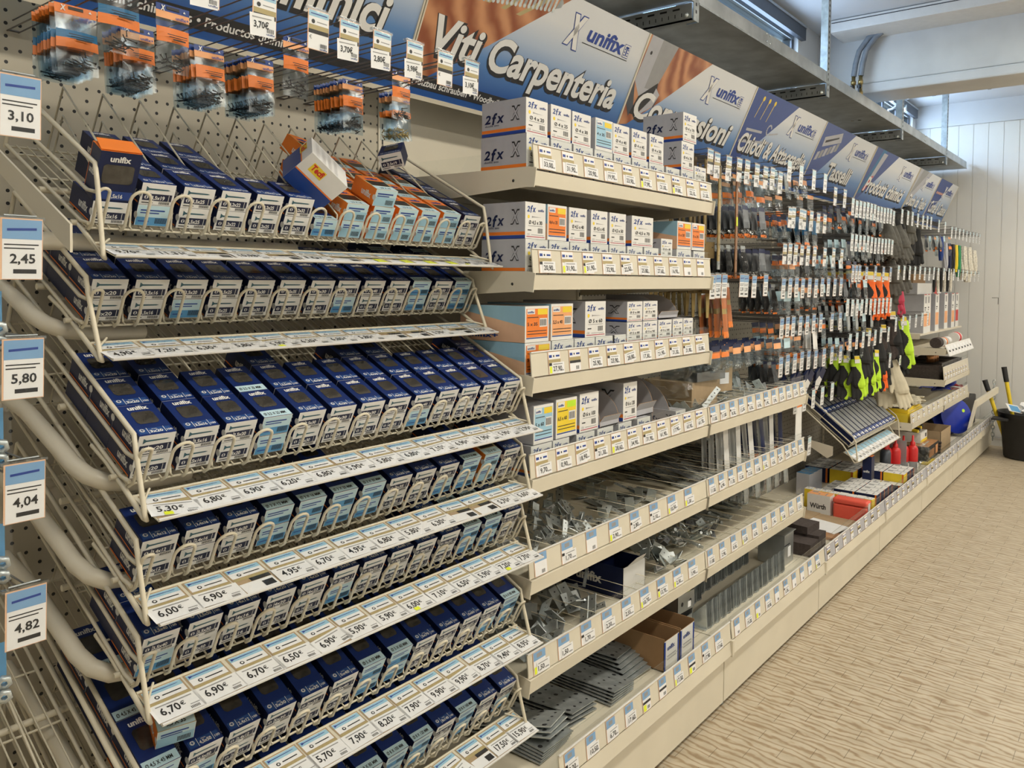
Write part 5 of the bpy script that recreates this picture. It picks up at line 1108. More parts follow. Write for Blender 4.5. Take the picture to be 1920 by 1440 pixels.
heap(.02, .97, zs5, [lambda b: f_plate(b, .16, .022), lambda b: f_plate(b, .20, .03, 'dark_steel', 7), f_hinge, lambda b: f_plate(b, .12, .018, 'zinc_bright')], 90, 'joining_plate', 'flat steel joining plate lying on the plates shelf', 'joining plates on the middle bracket shelf', seed=9, pile=.03, flat=True)
heap(.02, .45, zs6, [f_rig, lambda b: f_angle(b, .04, .02, 'dark_steel'), f_tagged, f_bolt], 36, 'steel_fitting', 'small shiny hook or clamp, left of lowest raised bracket shelf', 'shiny clamps and hooks', seed=10, pile=.04, y0=.20)
heap(.45, .97, zs6, [f_bolt, f_hinge, lambda b: f_plate(b, .10, .025, 'zinc_bright'), f_bolt], 44, 'steel_fitting', 'steel bolt or latch, right of lowest raised bracket shelf', 'bolts and latches', seed=11, pile=.04, y0=.22, flat=True)
# navy carton on the sixth shelf
e = thing('screw_carton', 'navy open carton with white end among the brackets of sixth shelf', 'box', (-.42, .16, zs6), (0, 0, 0)); b = MB()
b.box((0, 0, 0), (.14, .12, .002), 'navy'); b.box((0, 0, 0), (.14, .002, .10), 'white_card'); b.box((0, .118, 0), (.14, .12, .10), 'navy'); b.box((0, 0, 0), (.002, .24, .10), 'navy'); b.box((.138, 0, 0), (.14, .24, .10), 'navy'); b.box((.0, .10, .098), (.14, .24, .10), 'navy_dark')
b.text('unifix', .06, .035, .030, (Vector((0, .24, 0)), Vector((0, -1, 0)), Vector((0, 0, 1)), Vector((-1, 0, 0))), 'white_card', .10, .035)
b.prism([(0, 0), (.10, 0), (.08, .05), (.02, .05)], (.02, 0, .10), (1, 0, 0), (0, -.5, .6), .001, 'white_card'); b.build('carton_body', e)
# ---------------------------------------------------------------- base deck under the cartons
ZB = .242
def holes(b, w, l, F, m='ink', nx=4, ny=7):
    for i in range(nx):
        for j in range(ny): b.disc(w*(i+.5)/nx+(.006 if j % 2 else -.004), l*(j+.5)/ny, .0042 if (i+j) % 4 else .007, F, m, .0004, 8)
def nail_plate(m): 
    def f(b): b.box((0, 0, 0), (.13, .30, .003), m); holes(b, .13, .30, frame((0, 0, .003)))
    return f
P1 = met('nail_plate', 'dark perforated nail plate', 'x', nail_plate('zinc')); P2 = met('nail_plate', 'bright plate', 'x', nail_plate('zinc_bright'))
for k in range(5): P1.put((-.985+.004*k, .06, ZB+.006*k+.002), (R(2), 0, R(3-k)), 'dark perforated nail plate in the flat stack at the near end of base deck', 'stacked nail plates near end')
for k in range(3): P2.put((-.955+.012*k, .05+.008*k, ZB+.060+.007*k), (R(-10), R(10), R(12+3*k)), 'bright perforated nail plate leaning on the stack at the near end', 'leaning bright nail plates')
for k in range(4): P1.put((-.80+.006*k, .10, ZB+.010*k+.002), (R(-3), R(5), R(-4+2*k)), 'perforated nail plate with paper label, second compartment of base deck', 'nail plates second compartment')
for k in range(5): P1.put((-.63+.005*k, .07, ZB+.008*k+.002), (R(1), R(2*k), R(k)), 'long grey plate in the third compartment of the base deck', 'grey plates third compartment')
for k in range(6): P1.put((-.49+.005*k, .10+.01*k, ZB+.011*k+.002), (R(2), R(-4+2*k), R(-6+3*k)), 'perforated grey plate in the fourth compartment beside brown carton', 'grey plates fourth compartment')
MB().rect(.02, .10, .09, .16, frame((-.76, .10, ZB+.060)), 'white_paper')
for i, x in enumerate((-.345, -.235)):
    e = thing('open_carton', 'brown open-topped carton with white end on base deck, %s of two' % ['left', 'right'][i], 'box', (x, .05, ZB)); b = MB(); w, l, h = .10, .40, .105
    for a, c in (((0, 0, 0), (w, l, .002)), ((0, 0, 0), (.002, l, h)), ((w-.002, 0, 0), (w, l, h)), ((0, l-.002, 0), (w, l, h))): b.box(a, c, 'brown_card')
    b.box((0, 0, 0), (w, .002, h*.92), 'brown_card', front='white_card'); F = (Vector((0, 0, 0)), Vector((1, 0, 0)), Vector((0, 0, 1)), Vector((0, -1, 0)))
    b.rect(0, 0, .010, h*.9, F, 'ink_blue'); b.rect(w-.010, 0, w, h*.9, F, 'ink_blue'); b.text('unifix', .02, h*.6, .014, F, 'royal', .05, .03); b.rect(.02, h*.3, w*.8, h*.33, F, 'print_grey'); b.rect(.02, h*.4, w*.8, h*.43, F, 'print_grey')
    b.build('carton_body', e)
def hanger(b, m='steel'):
    t = .003; w = .11; h = .085
    for a, c in (((0, 0, 0), (w, .12, t)), ((0, 0, 0), (t, .12, h)), ((w-t, 0, 0), (w, .12, h)), ((0, 0, 0), (w, t, h*.75)), ((w-t, .06, h*.5), (w+.03, .06+t, h*1.1))): b.box(a, c, m)
    for q in (.25, .75): b.disc(w*q, h*.35, .008, (Vector((0, 0, 0)), Vector((1, 0, 0)), Vector((0, 0, 1)), Vector((0, -1, 0))), 'ink')
    b.box((w*.60, -.0006, h*.10), (w*.78, 0, h*.35), 'white_paper')
JH = met('joist_hanger', 'grey joist hanger', 'x', hanger)
for k, (x, y, z, a) in enumerate([(-.115, .12, 0, 0), (-.115, .26, 0, 4), (-.118, .12, .09, -4), (-.118, .25, .09, 3), (-.115, .40, 0, 2)]): JH.put((x, y, ZB+z), (0, 0, R(a)), 'grey steel joist hanger with yellow sticker stacked on the base deck', 'stacked joist hangers')
MB_ = MB(); MB_.box((-.055, .1185, ZB+.135), (-.030, .1192, ZB+.165), 'neon_yellow'); tag(MB_.build('price_sticker'), 'neon yellow price sticker on the front joist hanger', 'sticker')
def tri(m):
    def f(b): b.prism([(0, 0), (.10, 0), (0, .10)], (0, 0, 0), (0, 1, 0), (0, 0, 1), .0025, m); b.prism([(0, 0), (.10, 0), (.10, .004), (0, .004)], (-.010, 0, 0), (0, 1, 0), (0, 0, 1), .012, m)
    return f
T1 = met('corner_plate', 'triangular corner plate', 'x', tri('zinc')); T2 = met('corner_plate', 'triangular corner plate', 'x', tri('zinc_bright'))
for r_, (x0, x1, y0, n, nm) in enumerate([(.03, .24, .08, 24, 'front left'), (.05, .28, .22, 24, 'second'), (.26, .52, .08, 26, 'third'), (.28, .55, .24, 26, 'fourth'), (.54, .80, .08, 26, 'fifth'), (.56, .80, .24, 20, 'rear right'), (.06, .30, .36, 20, 'back left'), (.32, .60, .37, 20, 'back middle')]):
    for k in range(n):
        (T2 if (k+r_) % 5 == 0 else T1).put((x0+(x1-x0)*k/n, y0+.003*math.sin(k), ZB), (0, R(-8), R(4*math.sin(k*.7))), 'steel corner plate standing on edge, %s row of the second base deck' % nm, 'corner plates, %s row' % nm)
e = tag(MB().box((0, 0, 0), (.11, .12, .13), 'steel').box((-.0, .0, .13), (.14, .12, .133), 'steel').box((.04, -.001, .03), (.075, 0, .075), 'white_paper').box((.0, -.002, .085), (.06, 0, .09), 'ink').build('steel_box', loc=(.84, .10, ZB), bevel=.004), 'grey galvanised post shoe standing at the right of the corner plates', 'fitting')
# ---------------------------------------------------------------- base deck goods further on
def pbox(x, y, z, w, l, h, label, body, top=None, front=None, cat='box', rz=0, txt=None, stripe=None, name='small_carton'):
    e = thing(name, label, cat, (x, y, z), (0, 0, R(rz))); b = MB(); b.box((0, 0, 0), (w, l, h), body, top=top, front=front, sides=body)
    F = (Vector((0, 0, 0)), Vector((1, 0, 0)), Vector((0, 0, 1)), Vector((0, -1, 0))); L = (Vector((0, l, 0)), Vector((0, -1, 0)), Vector((0, 0, 1)), Vector((-1, 0, 0))); T = frame((0, 0, h))
    if stripe:
        b.rect(w*.86, 0, w*.96, h, F, stripe); b.rect(l*.90, 0, l*.98, h, L, stripe)
    if txt: b.text(txt[0], l*.12, h*.3, h*txt[2], L, txt[1], l*.7, .03)
    if top and top != body: b.rect(w*.1, l*.2, w*.7, l*.26, T, 'print_grey'); b.rect(w*.1, l*.5, w*.5, l*.55, T, 'print_grey'); b.rect(w*.6, l*.65, w*.9, l*.9, T, 'print_grey')
    b.build('carton_body', e); return e
for i in range(4): pbox(1.03+.115*(i % 2)+.03*(i//2), .05+.15*(i//2), ZB, .11, .14, .055+.012*(i % 2), 'dark brown packet of the group beside the post shoe, %s' % ['front left', 'front right', 'back left', 'back right'][i], 'felt', name='packet', cat='packet', rz=2*i)
pbox(1.13, .10, ZB+.068, .13, .16, .035, 'dark brown packet with wire tie on top of the brown packets', 'felt', name='packet', cat='packet', rz=-6)
tag(MB().box((0, 0, 0), (.16, .26, .03), 'blue_plastic').build('blue_packet', loc=(1.33, .30, ZB), rot=(0, 0, R(8))), 'dark blue flat packet behind the white paper on base deck', 'packet')
tag(MB().box((0, 0, 0), (.14, .20, .002), 'white_paper').build('paper_sheet', loc=(1.40, .06, ZB+.012), rot=(0, R(-3), R(-14))), 'loose white paper sheet lying on the cardboard of the base deck', 'paper')
tag(MB().box((0, 0, 0), (.10, .12, .012), 'photo_brown').build('brown_envelope', loc=(1.34, .02, ZB), rot=(0, 0, R(6))), 'small olive brown packet at the guard beside the white paper', 'packet')
tag(MB().box((0, 0, 0), (.20, .40, .010), 'tan_card').box((0, .20, .010), (.20, .42, .014), 'tan_card').build('cardboard_sheet', loc=(1.50, .04, ZB+.002), rot=(0, 0, R(-4))), 'flattened tan cardboard lying between the paper and the red box', 'cardboard')
tag(MB().box((0, 0, 0), (.16, .20, .03), 'tan_card').build('cardboard_box', loc=(1.52, .47, ZB+.0), rot=(0, 0, R(-9))), 'flat tan cardboard box at the back of the base deck', 'box')
e = thing('plastic_case', 'coral red plastic case on the base deck before the yellow boxes', 'case', (1.735, -.0, ZB)); b = MB(); b.box((0, 0, 0), (.075, .17, .075), 'coral'); b.build('case_body', e, bevel=.008); MB().box((-.002, -.002, .078), (.077, .172, .105), 'coral').build('lid', e, bevel=.008); MB().box((.02, -.003, .03), (.055, -.001, .095), 'white_paper').build('label', e)
pbox(1.735, .185, ZB, .075, .12, .105, 'white carton with orange print left of the coral case', 'white_card', txt=('Würth', 'ink', .25), top='orange_pale')
for i in range(8): pbox(1.835+.006*(i % 2), .0+.045*i-.0, ZB, .055, .042, .10, 'small yellow-sided carton, %s in the row behind the coral case' % orn(i+1), 'yellow' if i > 3 or i == 0 else 'white_card', top='white_card', stripe='orange' if i > 2 else None)
k = 0
for c in range(3):
    for r_ in range(5):
        for lv in range(2 if c < 2 else 1):
            if r_ == 4 and lv: continue
            k += 1
            if lv == 0 and (r_ > 0 and c < 2): continue
            pbox(1.945+.082*r_, .005+.115*c, ZB+.051*lv, .078, .11, .05, 'navy carton with white top in the low block, column %s, row %s%s' % (orn(c+1), orn(r_+1), ', bottom' if lv == 0 else ''), 'navy', top='white_card', stripe='orange')
tag(MB().box((2.03, .008, ZB), (2.35, .23, ZB+.05), 'navy').build('small_carton'), 'hidden lower layer of navy cartons under the white-topped block', 'boxes', kind='stuff')
for i in range(8): pbox(2.45+.085*(i % 4), .005+.12*(i//4), ZB+(.05 if i % 4 != 0 else 0), .08, .115, .052, '%s carton of the far block by the bottles, %s' % (['white-topped navy', 'yellow'][i in (1, 4)], orn(i+1)), 'yellow' if i in (1, 4) else 'navy', top='white_card', stripe='orange')
tag(MB().box((2.53, .007, ZB), (2.79, .24, ZB+.049), 'navy').build('small_carton'), 'under-layer of navy cartons beneath the far block by the bottles', 'boxes', kind='stuff')
for i in range(6): pbox(2.45+.10*(i % 3), .27+.15*(i//3), ZB, .09, .14, .09, 'navy carton in the shade behind the far block, %s' % orn(i+1), 'navy' if i else 'yellow', top='white_card', stripe='orange')
e = pbox(2.27, .12, ZB+.102, .06, .05, .135, 'upright navy carton with orange top standing on the low block', 'navy', top='orange', txt=('unifix', 'white_card', .1)); 
for i in range(3): pbox(2.05+.07*i, .40, ZB, .06, .08, .13, 'pale blue topped carton at the back of base deck, %s from left' % orn(i+1), 'grey_card', top='label_blue', rz=-8)
for i in range(5):
    x, y = [(2.93, .20), (2.96, .155), (3.06, .13), (3.11, .085), (2.86, .19)][i]
    e = thing('glue_bottle', '%s bottle with red cap, %s from the left under the drill basket' % (['red', 'red', 'red', 'red', 'grey'][i], orn(i+1 if i < 4 else 5)), 'bottle', (x, y, ZB)); e.scale = (1.3, 1.3, 1.08); b = MB(); b.lathe([(0, 0), (.024, 0), (.025, .005), (.025, .07)], (0, 0, 0), 'print_grey', 18); b.lathe([(.0252, .07), (.0252, .145), (.020, .16), (.012, .165)], (0, 0, 0), 'red' if i < 4 else 'alu_dark', 18)
    b.box((-.012, -.026, .02), (.012, -.0245, .06), 'white_card'); b.build('bottle_body', e); b = MB(); b.lathe([(.012, .165), (.012, .185), (.006, .19), (.005, .225), (0, .226)], (0, 0, 0), 'red', 14); b.build('cap', e)
tag(MB().box((3.005, .10, ZB), (3.012, .20, ZB+.22), 'alu').build('divider_post'), 'thin grey upright divider between the red bottles', 'divider')
bag_blob('plastic_bag', 'crumpled clear plastic bag beside the red bottles on base deck', 'bag', (3.26, .09, ZB+.0), (.08, .07, .09), 'film', 5)
pbox(3.40, .04, ZB, .20, .05, .012, 'thin yellow packet lying beside the clear bag', 'yellow')
e = pbox(3.45, .06, ZB+.013, .34, .20, .10, 'black carton with fiery orange print on the base deck', 'black', top='photo_brown'); MB().box((.03, -.001, .02), (.20, 0, .07), 'photo_brown').box((.24, -.001, .02), (.31, 0, .08), 'orange_pale').build('print', e)
e = pbox(3.55, .13, ZB+.115, .20, .17, .07, 'white and yellow open carton on the black carton', 'white_card', front='white_card'); MB().box((-.001, -.001, 0), (.201, .0, .02), 'yellow').box((.14, -.002, .03), (.17, -.001, .055), 'ink').build('print', e)
for i in range(4): tag(MB().tube([(3.57+.045*i, .15, ZB+.195+.008*i), (3.60+.045*i, .28, ZB+.205)], .012, 'black' if i % 2 else 'yellow', 8).build('sandwich_glove'), 'yellow and black packet in the open carton, %s from left' % orn(i+1), 'packet')
e = thing('open_carton', 'tan open carton behind the far guard', 'box', (3.86, .06, ZB)); b = MB(); w, l, h = .36, .22, .16
for a, c in (((0, 0, 0), (w, l, .003)), ((0, 0, 0), (.003, l, h)), ((w-.003, 0, 0), (w, l, h)), ((0, 0, 0), (w, .003, h)), ((0, l-.003, 0), (w, l, h))): b.box(a, c, 'tan_card')
b.build('carton_body', e); MB().prism([(0, 0), (w, 0), (w, .16), (0, .16)], (0, l, h), (1, 0, 0), (0, .5, .35), .002, 'tan_card').build('flap', e)
for i in range(4): tag(MB().tube([(3.80+.01*i, .05, ZB+.02+.022*i), (3.84, .24, ZB+.02+.022*i)], .010, 'felt', 8).build('felt_roll'), 'grey roll beside the tan carton, %s from the bottom' % orn(i+1), 'roll')
# ---------------------------------------------------------------- drill bit basket
T2_ = R(38); D2 = Vector((0, math.cos(T2_), math.sin(T2_))); N2 = Vector((0, -math.sin(T2_), math.cos(T2_)))
e = thing('bit_basket', 'cream sloping wire basket of long navy drill bit boxes with price rail', 'wire basket', (2.02, .175, .575)); Q = lambda x, d, n: Vector((x, 0, 0))+D2*d+N2*n; W_ = .93
b = MB()
for k in range(36): b.tube([Q(k*W_/35, 0, -.004), Q(k*W_/35, .46, -.004)], .0015, 'cream_wire', 5)
for d in (0, .2, .46): b.tube([Q(0, d, -.008), Q(W_, d, -.008)], .0025, 'cream_wire', 6)
b.build('bed', e)
for x in (0, W_):
    b = MB(); b.tube([Q(x, .46, .06), Q(x, .02, .055), Q(x, -.012, .04), Vector((x, -.045, -.085)), Vector((x, -.03, -.09)), Q(x, .03, -.02), Q(x, .46, -.01)], .0045, 'cream_wire', 8); b.tube([Q(x, .46, .02), Q(x, -.005, .02)], .0035, 'cream_wire', 6); b.build('side_frame', e)
for k in range(25):
    b = MB(); x = .012+k*(W_-.03)/24; b.tube([Q(x-.008, 0, -.006), Q(x-.008, -.010, .035), Q(x, -.011, .042), Q(x+.008, -.010, .035), Q(x+.008, 0, -.006)], .002, 'cream_wire', 5); b.build('front_loop', e)
b = MB(); lo = Vector((0, -.052, -.085)); ey = Vector((0, .085, .045)).normalized(); b.prism([(0, 0), (W_, 0), (W_, .095), (0, .095)], lo, (1, 0, 0), ey, .002, 'cream_plastic'); rail = b.build('price_rail', e)
Fr = (lo+Vector((1, 0, 0)).cross(ey)*.003, Vector((1, 0, 0)), ey, Vector((1, 0, 0)).cross(ey))
for k in range(13):
    b = MB(); b.rect(.01+.07*k, .004, .072+.07*k, .090, Fr, 'white_paper'); b.rect(.012+.07*k, .055, .070+.07*k, .088, Fr, 'pale_blue', .0006); b.text('%d,%d0' % (3+k*5 % 9, k*3 % 9+1), .02+.07*k, .018, .016, Fr, 'ink', .035, .02, lift=.0008); b.build('price_tag', rail)
MB().prism([(0, 0), (.03, -.02), (.12, .03), (.12, .07), (.0, .05)], (-.03, .08, -.06), (0, 1, 0), (0, 0, 1), .004, 'cream').build('bracket_arm', e)
bb = thing('bit_box', 'long navy drill bit box', 'box'); b = MB(); b.box((0, 0, 0), (.070, .205, .022), 'navy', front='white_card'); F = frame((0, 0, .022)); b.rect(.002, .001, .068, .03, F, 'royal'); b.rect(.040, .006, .064, .022, F, 'white_card', .0005); b.text('unifix', .006, .010, .010, F, 'white_card', .03, .03, lift=.0008); b.build('body', bb)
b = MB(); b.poly([(.006, .036), (.064, .036), (.064, .198), (.006, .198)], F, 'print_grey', .0008); 
for q in range(5): b.rect(.014+.010*q, .045, .018+.010*q, .19, F, 'zinc_bright', .0014)
b.build('window', bb); BB = Proto(bb)
for r_ in range(2):
    for c in range(12):
        for lv in (0, 1):
            if r_ == 1 and lv == 0: continue
            if r_ == 0 and lv == 1 and c == 1: pass
            BB.put(Vector((2.025+.0765*c, .175, .575))+D2*(.004+.208*r_)+N2*(.0005+.0228*lv), (T2_, 0, 0), 'long navy drill bit box, %s, %s column of sloping basket' % (['front row lower' if lv == 0 else 'front row', 'back row'][r_], orn(c+1)))
# ---------------------------------------------------------------- far shelves
def far_cards(n, w): return [(.03+(w-.08)*i/n, dict(w=.05, h=.055, blue=False, price=None, black=False, yel=False)) for i in range(n)]
s1 = shelf(3, 4, .535, far_cards(6, 1), 'cream shelf with yellow packets and leather gloves in the glove bay', nm='metal_shelf'); s2 = shelf(4, 5, .535, far_cards(6, 1), 'cream shelf with clear guard, lower one of the white tube bay')
s3 = shelf(4, 5, .722, far_cards(9, 1), 'cream shelf of black felt packs in the white tube bay', rail_h=.10, guard=.13); s4 = shelf(4, 5, .955, [], 'cream shelf under the white tubes in the far bay', rail_h=.012, guard=.02)
b = MB(); lo = Vector((4.0, .045, .945)); ey = Vector((0, .03, .075)).normalized(); n_ = Vector((1, 0, 0)).cross(ey); e = thing('price_board', 'slanted white price board clipped under the white tubes shelf', 'price board', (0, 0, 0)); b.prism([(0, 0), (1.0, 0), (1.0, .09), (0, .09)], lo, (1, 0, 0), ey, .002, 'white_card'); b.build('board', e)
for k in range(8): b = MB(); b.rect(.03+.12*k, .008, .12+.12*k, .075, (lo+n_*.003, Vector((1, 0, 0)), ey, n_), 'white_paper'); b.rect(.05+.12*k, .03, .10+.12*k, .045, (lo+n_*.003, Vector((1, 0, 0)), ey, n_), 'ink', .0008); b.build('price_tag', e)
tag(MB().box((4.02, .25, 1.085), (5.66, YB-.006, 1.10), 'cream').box((4.0, .25, 1.06), (4.004, YB-.006, 1.10), 'cream').build('metal_shelf'), 'shallow cream shelf carrying the tall white cartons', 'shelf')
for i in range(6):
    x = [4.14, 4.30, 4.55, 4.97, 5.20, 5.45][i]
    e = pbox(x, .255+.012*(i % 2), 1.10, .14, .34, .30, 'tall white carton with orange print, %s from left of the row' % orn(i+1), 'grey_card', front='white_card', name='tube_carton')
    b = MB(); F = (Vector((.01, 0, 0)), Vector((1, 0, 0)), Vector((0, 0, 1)), Vector((0, -1, 0))); b.rect(0, .05, .115, .15, F, 'orange_pale' if i < 5 else 'red'); b.rect(.03, .23, .08, .28, F, 'print_grey'); b.rect(.015, .19, .07, .20, F, 'ink'); b.rect(.015, .175, .06, .182, F, 'ink'); b.rect(.0, .294, .08, .30, F, 'red'); b.build('print', e)
pbox(4.12, .30, 1.40, .50, .28, .085, 'grey carton lying on the tall white cartons', 'grey_card', front='white_card'); pbox(4.25, .36, 1.486, .42, .22, .07, 'dark brown carton on top of the grey one', 'brown_card', name='brown_carton')
pbox(4.72, .30, 1.40, .10, .2, .10, 'red and white carton above the tall white ones', 'white_card', front='red'); pbox(4.84, .30, 1.40, .14, .2, .16, 'white carton with red print at the right end of the pile', 'white_card', front='white_card')
for i, (x, m, r0) in enumerate([(4.10, 'felt', .04), (4.30, 'white_card', .035), (4.36, 'orange', .0355), (4.44, 'white_card', .035), (4.78, 'white_card', .045)]):
    if i == 2: continue
    b = MB(); b.tube([(0, 0, 0), (.10 if i != 4 else .13, 0, 0)], r0, m, 18)
    if i == 1: b.tube([(.04, 0, 0), (.08, 0, 0)], r0+.001, 'orange', 18)
    if i == 4: b.tube([(.03, 0, 0), (.10, 0, 0)], r0+.001, 'red', 18)
    tag(b.build('tape_roll', loc=(x, .16, .955+DZ+r0)), '%s on the far shelf under the white cartons' % ['dark felt roll', 'white roll with orange band', '', 'plain white roll', 'white roll with red band'][i], 'roll')
for i in range(5): pbox(4.05+.18*i, .12, .722+DZ, .16, .30, .10+.01*(i % 3), 'black felt pack in clear wrap, %s from left on the felt shelf' % orn(i+1), 'felt', name='felt_pack', cat='pack')
for i in range(3): tag(MB().lathe([(0, 0), (.03, 0), (.03, .06), (.02, .07), (0, .07)], (4.15+.07*i, .2, .722+DZ+.122), 'copper', 14).build('wire_spool'), 'shiny copper wire spool above the felt packs, %s of three' % orn(i+1), 'spool')
pbox(3.02, .10, .535+DZ, .42, .26, .062, 'stack of yellow leather glove packets at the left of shelf', 'yellow'); 
for i in range(4): pbox(3.04, .105, .535+DZ+.063+.009*i, .40, .24, .008, 'yellow packet edge on the yellow stack, %s up' % orn(i+1), 'yellow' if i < 3 else 'felt', rz=1.5*i)
# ---------------------------------------------------------------- gloves
def glove(name, palm, fing, cuffc, label, card=True):
    bm = MB(); n = 10
    # hanging fingers down: cuff at the top
    bm.tube([(0, 0, 0), (0, 0, -.04), (0, 0, -.09), (.002, 0, -.135), (0, 0, -.150)], [.030, .029, .038, .040, .030], palm, 12)
    for k, (x, l) in enumerate(((-.030, .062), (-.010, .074), (.011, .070), (.030, .052))): bm.tube([(x*.9, 0, -.12), (x, .0, -.145-l*.4), (x*1.12, -.006, -.145-l), (x*1.13, -.008, -.150-l)], [.012, .0115, .010, .005], palm, 8)
    bm.tube([(-.02, 0, -.06), (-.045, -.006, -.095), (-.058, -.010, -.125), (-.060, -.012, -.133)], [.016, .014, .011, .005], palm, 8)
    o = bm.build('t'); o.scale = (1, .42, 1)
    r = o.modifiers.new('r', 'REMESH'); r.mode = 'VOXEL'; r.voxel_size = .0035; r.use_smooth_shade = True
    dg = bpy.context.evaluated_depsgraph_get(); me = bpy.data.meshes.new_from_object(o.evaluated_get(dg)); bpy.data.objects.remove(o)
    for v in me.vertices: v.co.y *= .42
    me.materials.clear(); me.materials.append(MATS[palm]); me.materials.append(MATS[fing])
    for p in me.polygons:
        c = p.center; p.material_index = 1 if fing != palm and (c.x > .004+.012*math.sin(c.z*60) or c.z > -.03) else 0; p.use_smooth = True
    e = thing('work_glove', label, 'glove'); h = bpy.data.objects.new('hand', me); C.objects.link(h); h.parent = e
    MB().tube([(0, 0, .012), (0, 0, .006), (0, 0, -.02)], [.026, .028, .030], cuffc, 12).build('cuff', e).scale = (1, .45, 1)
    if card: MB().box((-.014, -.016, -.012), (.014, -.0145, .03), 'white_card').box((-.014, -.0170, .010), (.014, -.016, .028), 'yellow').build('card', e)
    return Proto(e)
GL = dict(grey=glove('g', 'glove_grey', 'glove_grey', 'glove_black', 'grey glove', False), black=glove('g', 'glove_black', 'glove_black', 'glove_black', 'black glove', False), orange=glove('g', 'glove_black', 'neon_orange', 'orange', 'orange glove'),
 lime=glove('g', 'glove_black', 'lime', 'lime', 'lime glove'), red=glove('g', 'glove_grey', 'magenta', 'magenta', 'red glove'), cream=glove('g', 'glove_cream', 'glove_cream', 'glove_cream', 'cream glove', False), brown=glove('g', 'felt', 'glove_black', 'glove_black', 'brown glove'))
def gl(kind, x, z, y0, n, dy, label, s=1.0, seed=0, tilt=0, yaw=-50):
    rg = random.Random(seed)
    for k in range(n): GL[kind].put((x+rg.uniform(-.01, .01), y0+.05+dy*k, z-.015+rg.uniform(-.008, .008)), (R(rg.uniform(-14, -2)), R(rg.uniform(-8, 8)+tilt), R(yaw+rg.uniform(-15, 15))), label, label+' bunch', (s, s*1.3, s))
for i, x in enumerate((2.66, 2.80, 2.94, 3.08)): gl('grey', x, 1.90-.01*i, .14, 8, .045, 'grey rubber-coated glove in the big upper bunch, %s row' % orn(i+1), 1.15, i, -8)
gl('grey', 3.16, 1.99, .12, 3, .05, 'grey glove hanging highest beside the sign bottom', 1.1, 5, -12)
gl('grey', 2.85, 1.66, .15, 7, .05, 'grey glove in the lower part of the upper bunch', 1.15, 6, -8); gl('grey', 3.05, 1.68, .14, 6, .05, 'grey glove low at right of the upper bunch', 1.15, 16, -8)
for i, x in enumerate((3.35, 3.52)): gl('black', x, 1.86, .14, 6, .05, 'black knitted glove right of the grey bunch, %s row' % orn(i+1), 1.15, 20+i)
for i, x in enumerate((2.35, 2.52, 2.68)): gl('orange', x, 1.53, .13, 5, .06, 'orange and black glove in the middle rows, %s row' % orn(i+1), 1.15, 30+i)
gl('red', 2.90, 1.55, .12, 5, .06, 'red and grey glove right of the orange ones', 1.25, 34, -10); gl('black', 2.5, 1.35, .14, 6, .06, 'black glove hanging below the orange ones', 1.1, 35)
for i, x in enumerate((2.20, 2.36, 2.55, 2.70)): gl(['black', 'brown', 'black', 'brown'][i], x, 1.20, .14, 5, .06, '%s glove behind the low tags, %s row' % (['black', 'brown', 'black', 'brown'][i], orn(i+1)), 1.15, 40+i)
gl('brown', 2.85, 1.28, .12, 4, .06, 'brown glove with yellow card in the low rows', 1.2, 45); gl('lime', 3.02, 1.24, .10, 2, .06, 'black and lime glove standing out at the right', 1.35, 46, -10); gl('black', 3.03, 1.18, .15, 4, .06, 'large black glove at the right of the low rows', 1.3, 47, -10)
for i, (kd, x) in enumerate((('lime', 2.12), ('lime', 2.25), ('lime', 2.38), ('lime', 2.50), ('orange', 2.62), ('brown', 2.72))): gl(kd, x, 1.06, .13, 4, .06, '%s glove in the lowest glove row, %s from left' % (dict(lime='lime and black', orange='fluorescent orange', brown='grey knitted')[kd], orn(i+1)), 1.0, 50+i)
gl('cream', 2.86, .99, .11, 3, .06, 'cream leather glove hanging at the end of lowest row', 1.35, 57, -12)
for i in range(4): GL['cream'].put((3.28+.10*i, .16+.05*(i % 2), .535+DZ+.105), (R(88), R(8*i), R(80+10*i)), 'pale leather glove lying on the yellow packets, %s from left' % orn(i+1), False, (1.1, 1, 1.1))
# cords, lines and hanks in the far upper rows
def hank(x, z, m, r_, h, label):
    b = MB()
    for k in range(7):
        a = k*.9; b.tube([(math.cos(a)*r_*.4, math.sin(a)*r_*.3, 0), (math.cos(a)*r_, math.sin(a)*r_*.6, -h*.35), (math.cos(a+.6)*r_*1.1, math.sin(a+.6)*r_*.6, -h*.75), (math.cos(a+1)*r_*.5, math.sin(a+1)*r_*.3, -h)], r_*.35, m, 7)
    b.tube([(-r_*.9, 0, -h*.28), (0, -r_*.7, -h*.30), (r_*.9, 0, -h*.28)], r_*.14, 'black', 6)
    tag(b.build('cord_hank', loc=(x, .16, z)), label, 'cord')
for i, (x, z, m, r_, h) in enumerate([(4.50, 1.80, 'navy', .022, .24), (4.65, 1.80, 'black', .022, .22), (4.78, 1.80, 'yellow', .020, .22), (4.90, 1.80, 'green', .022, .26), (5.10, 1.80, 'cord_white', .036, .28), (5.32, 1.80, 'cord_white', .040, .30), (5.55, 1.78, 'cord_white', .042, .22), (4.36, 1.80, 'grey_card', .024, .22), (4.20, 1.84, 'royal', .020, .18)]):
    hank(x, z, m, r_, h, '%s cord hank in the far upper row, %s of the hanks' % (dict(navy='navy', black='black', yellow='yellow', green='green', cord_white='white', grey_card='grey', royal='blue')[m], orn(i+1)))
for i in range(6): hank(4.0+.12*i, 1.60, 'cord_white' if i % 2 else 'black', .012, .18, 'thin line bundle above the dark brown carton, %s from left' % orn(i+1))
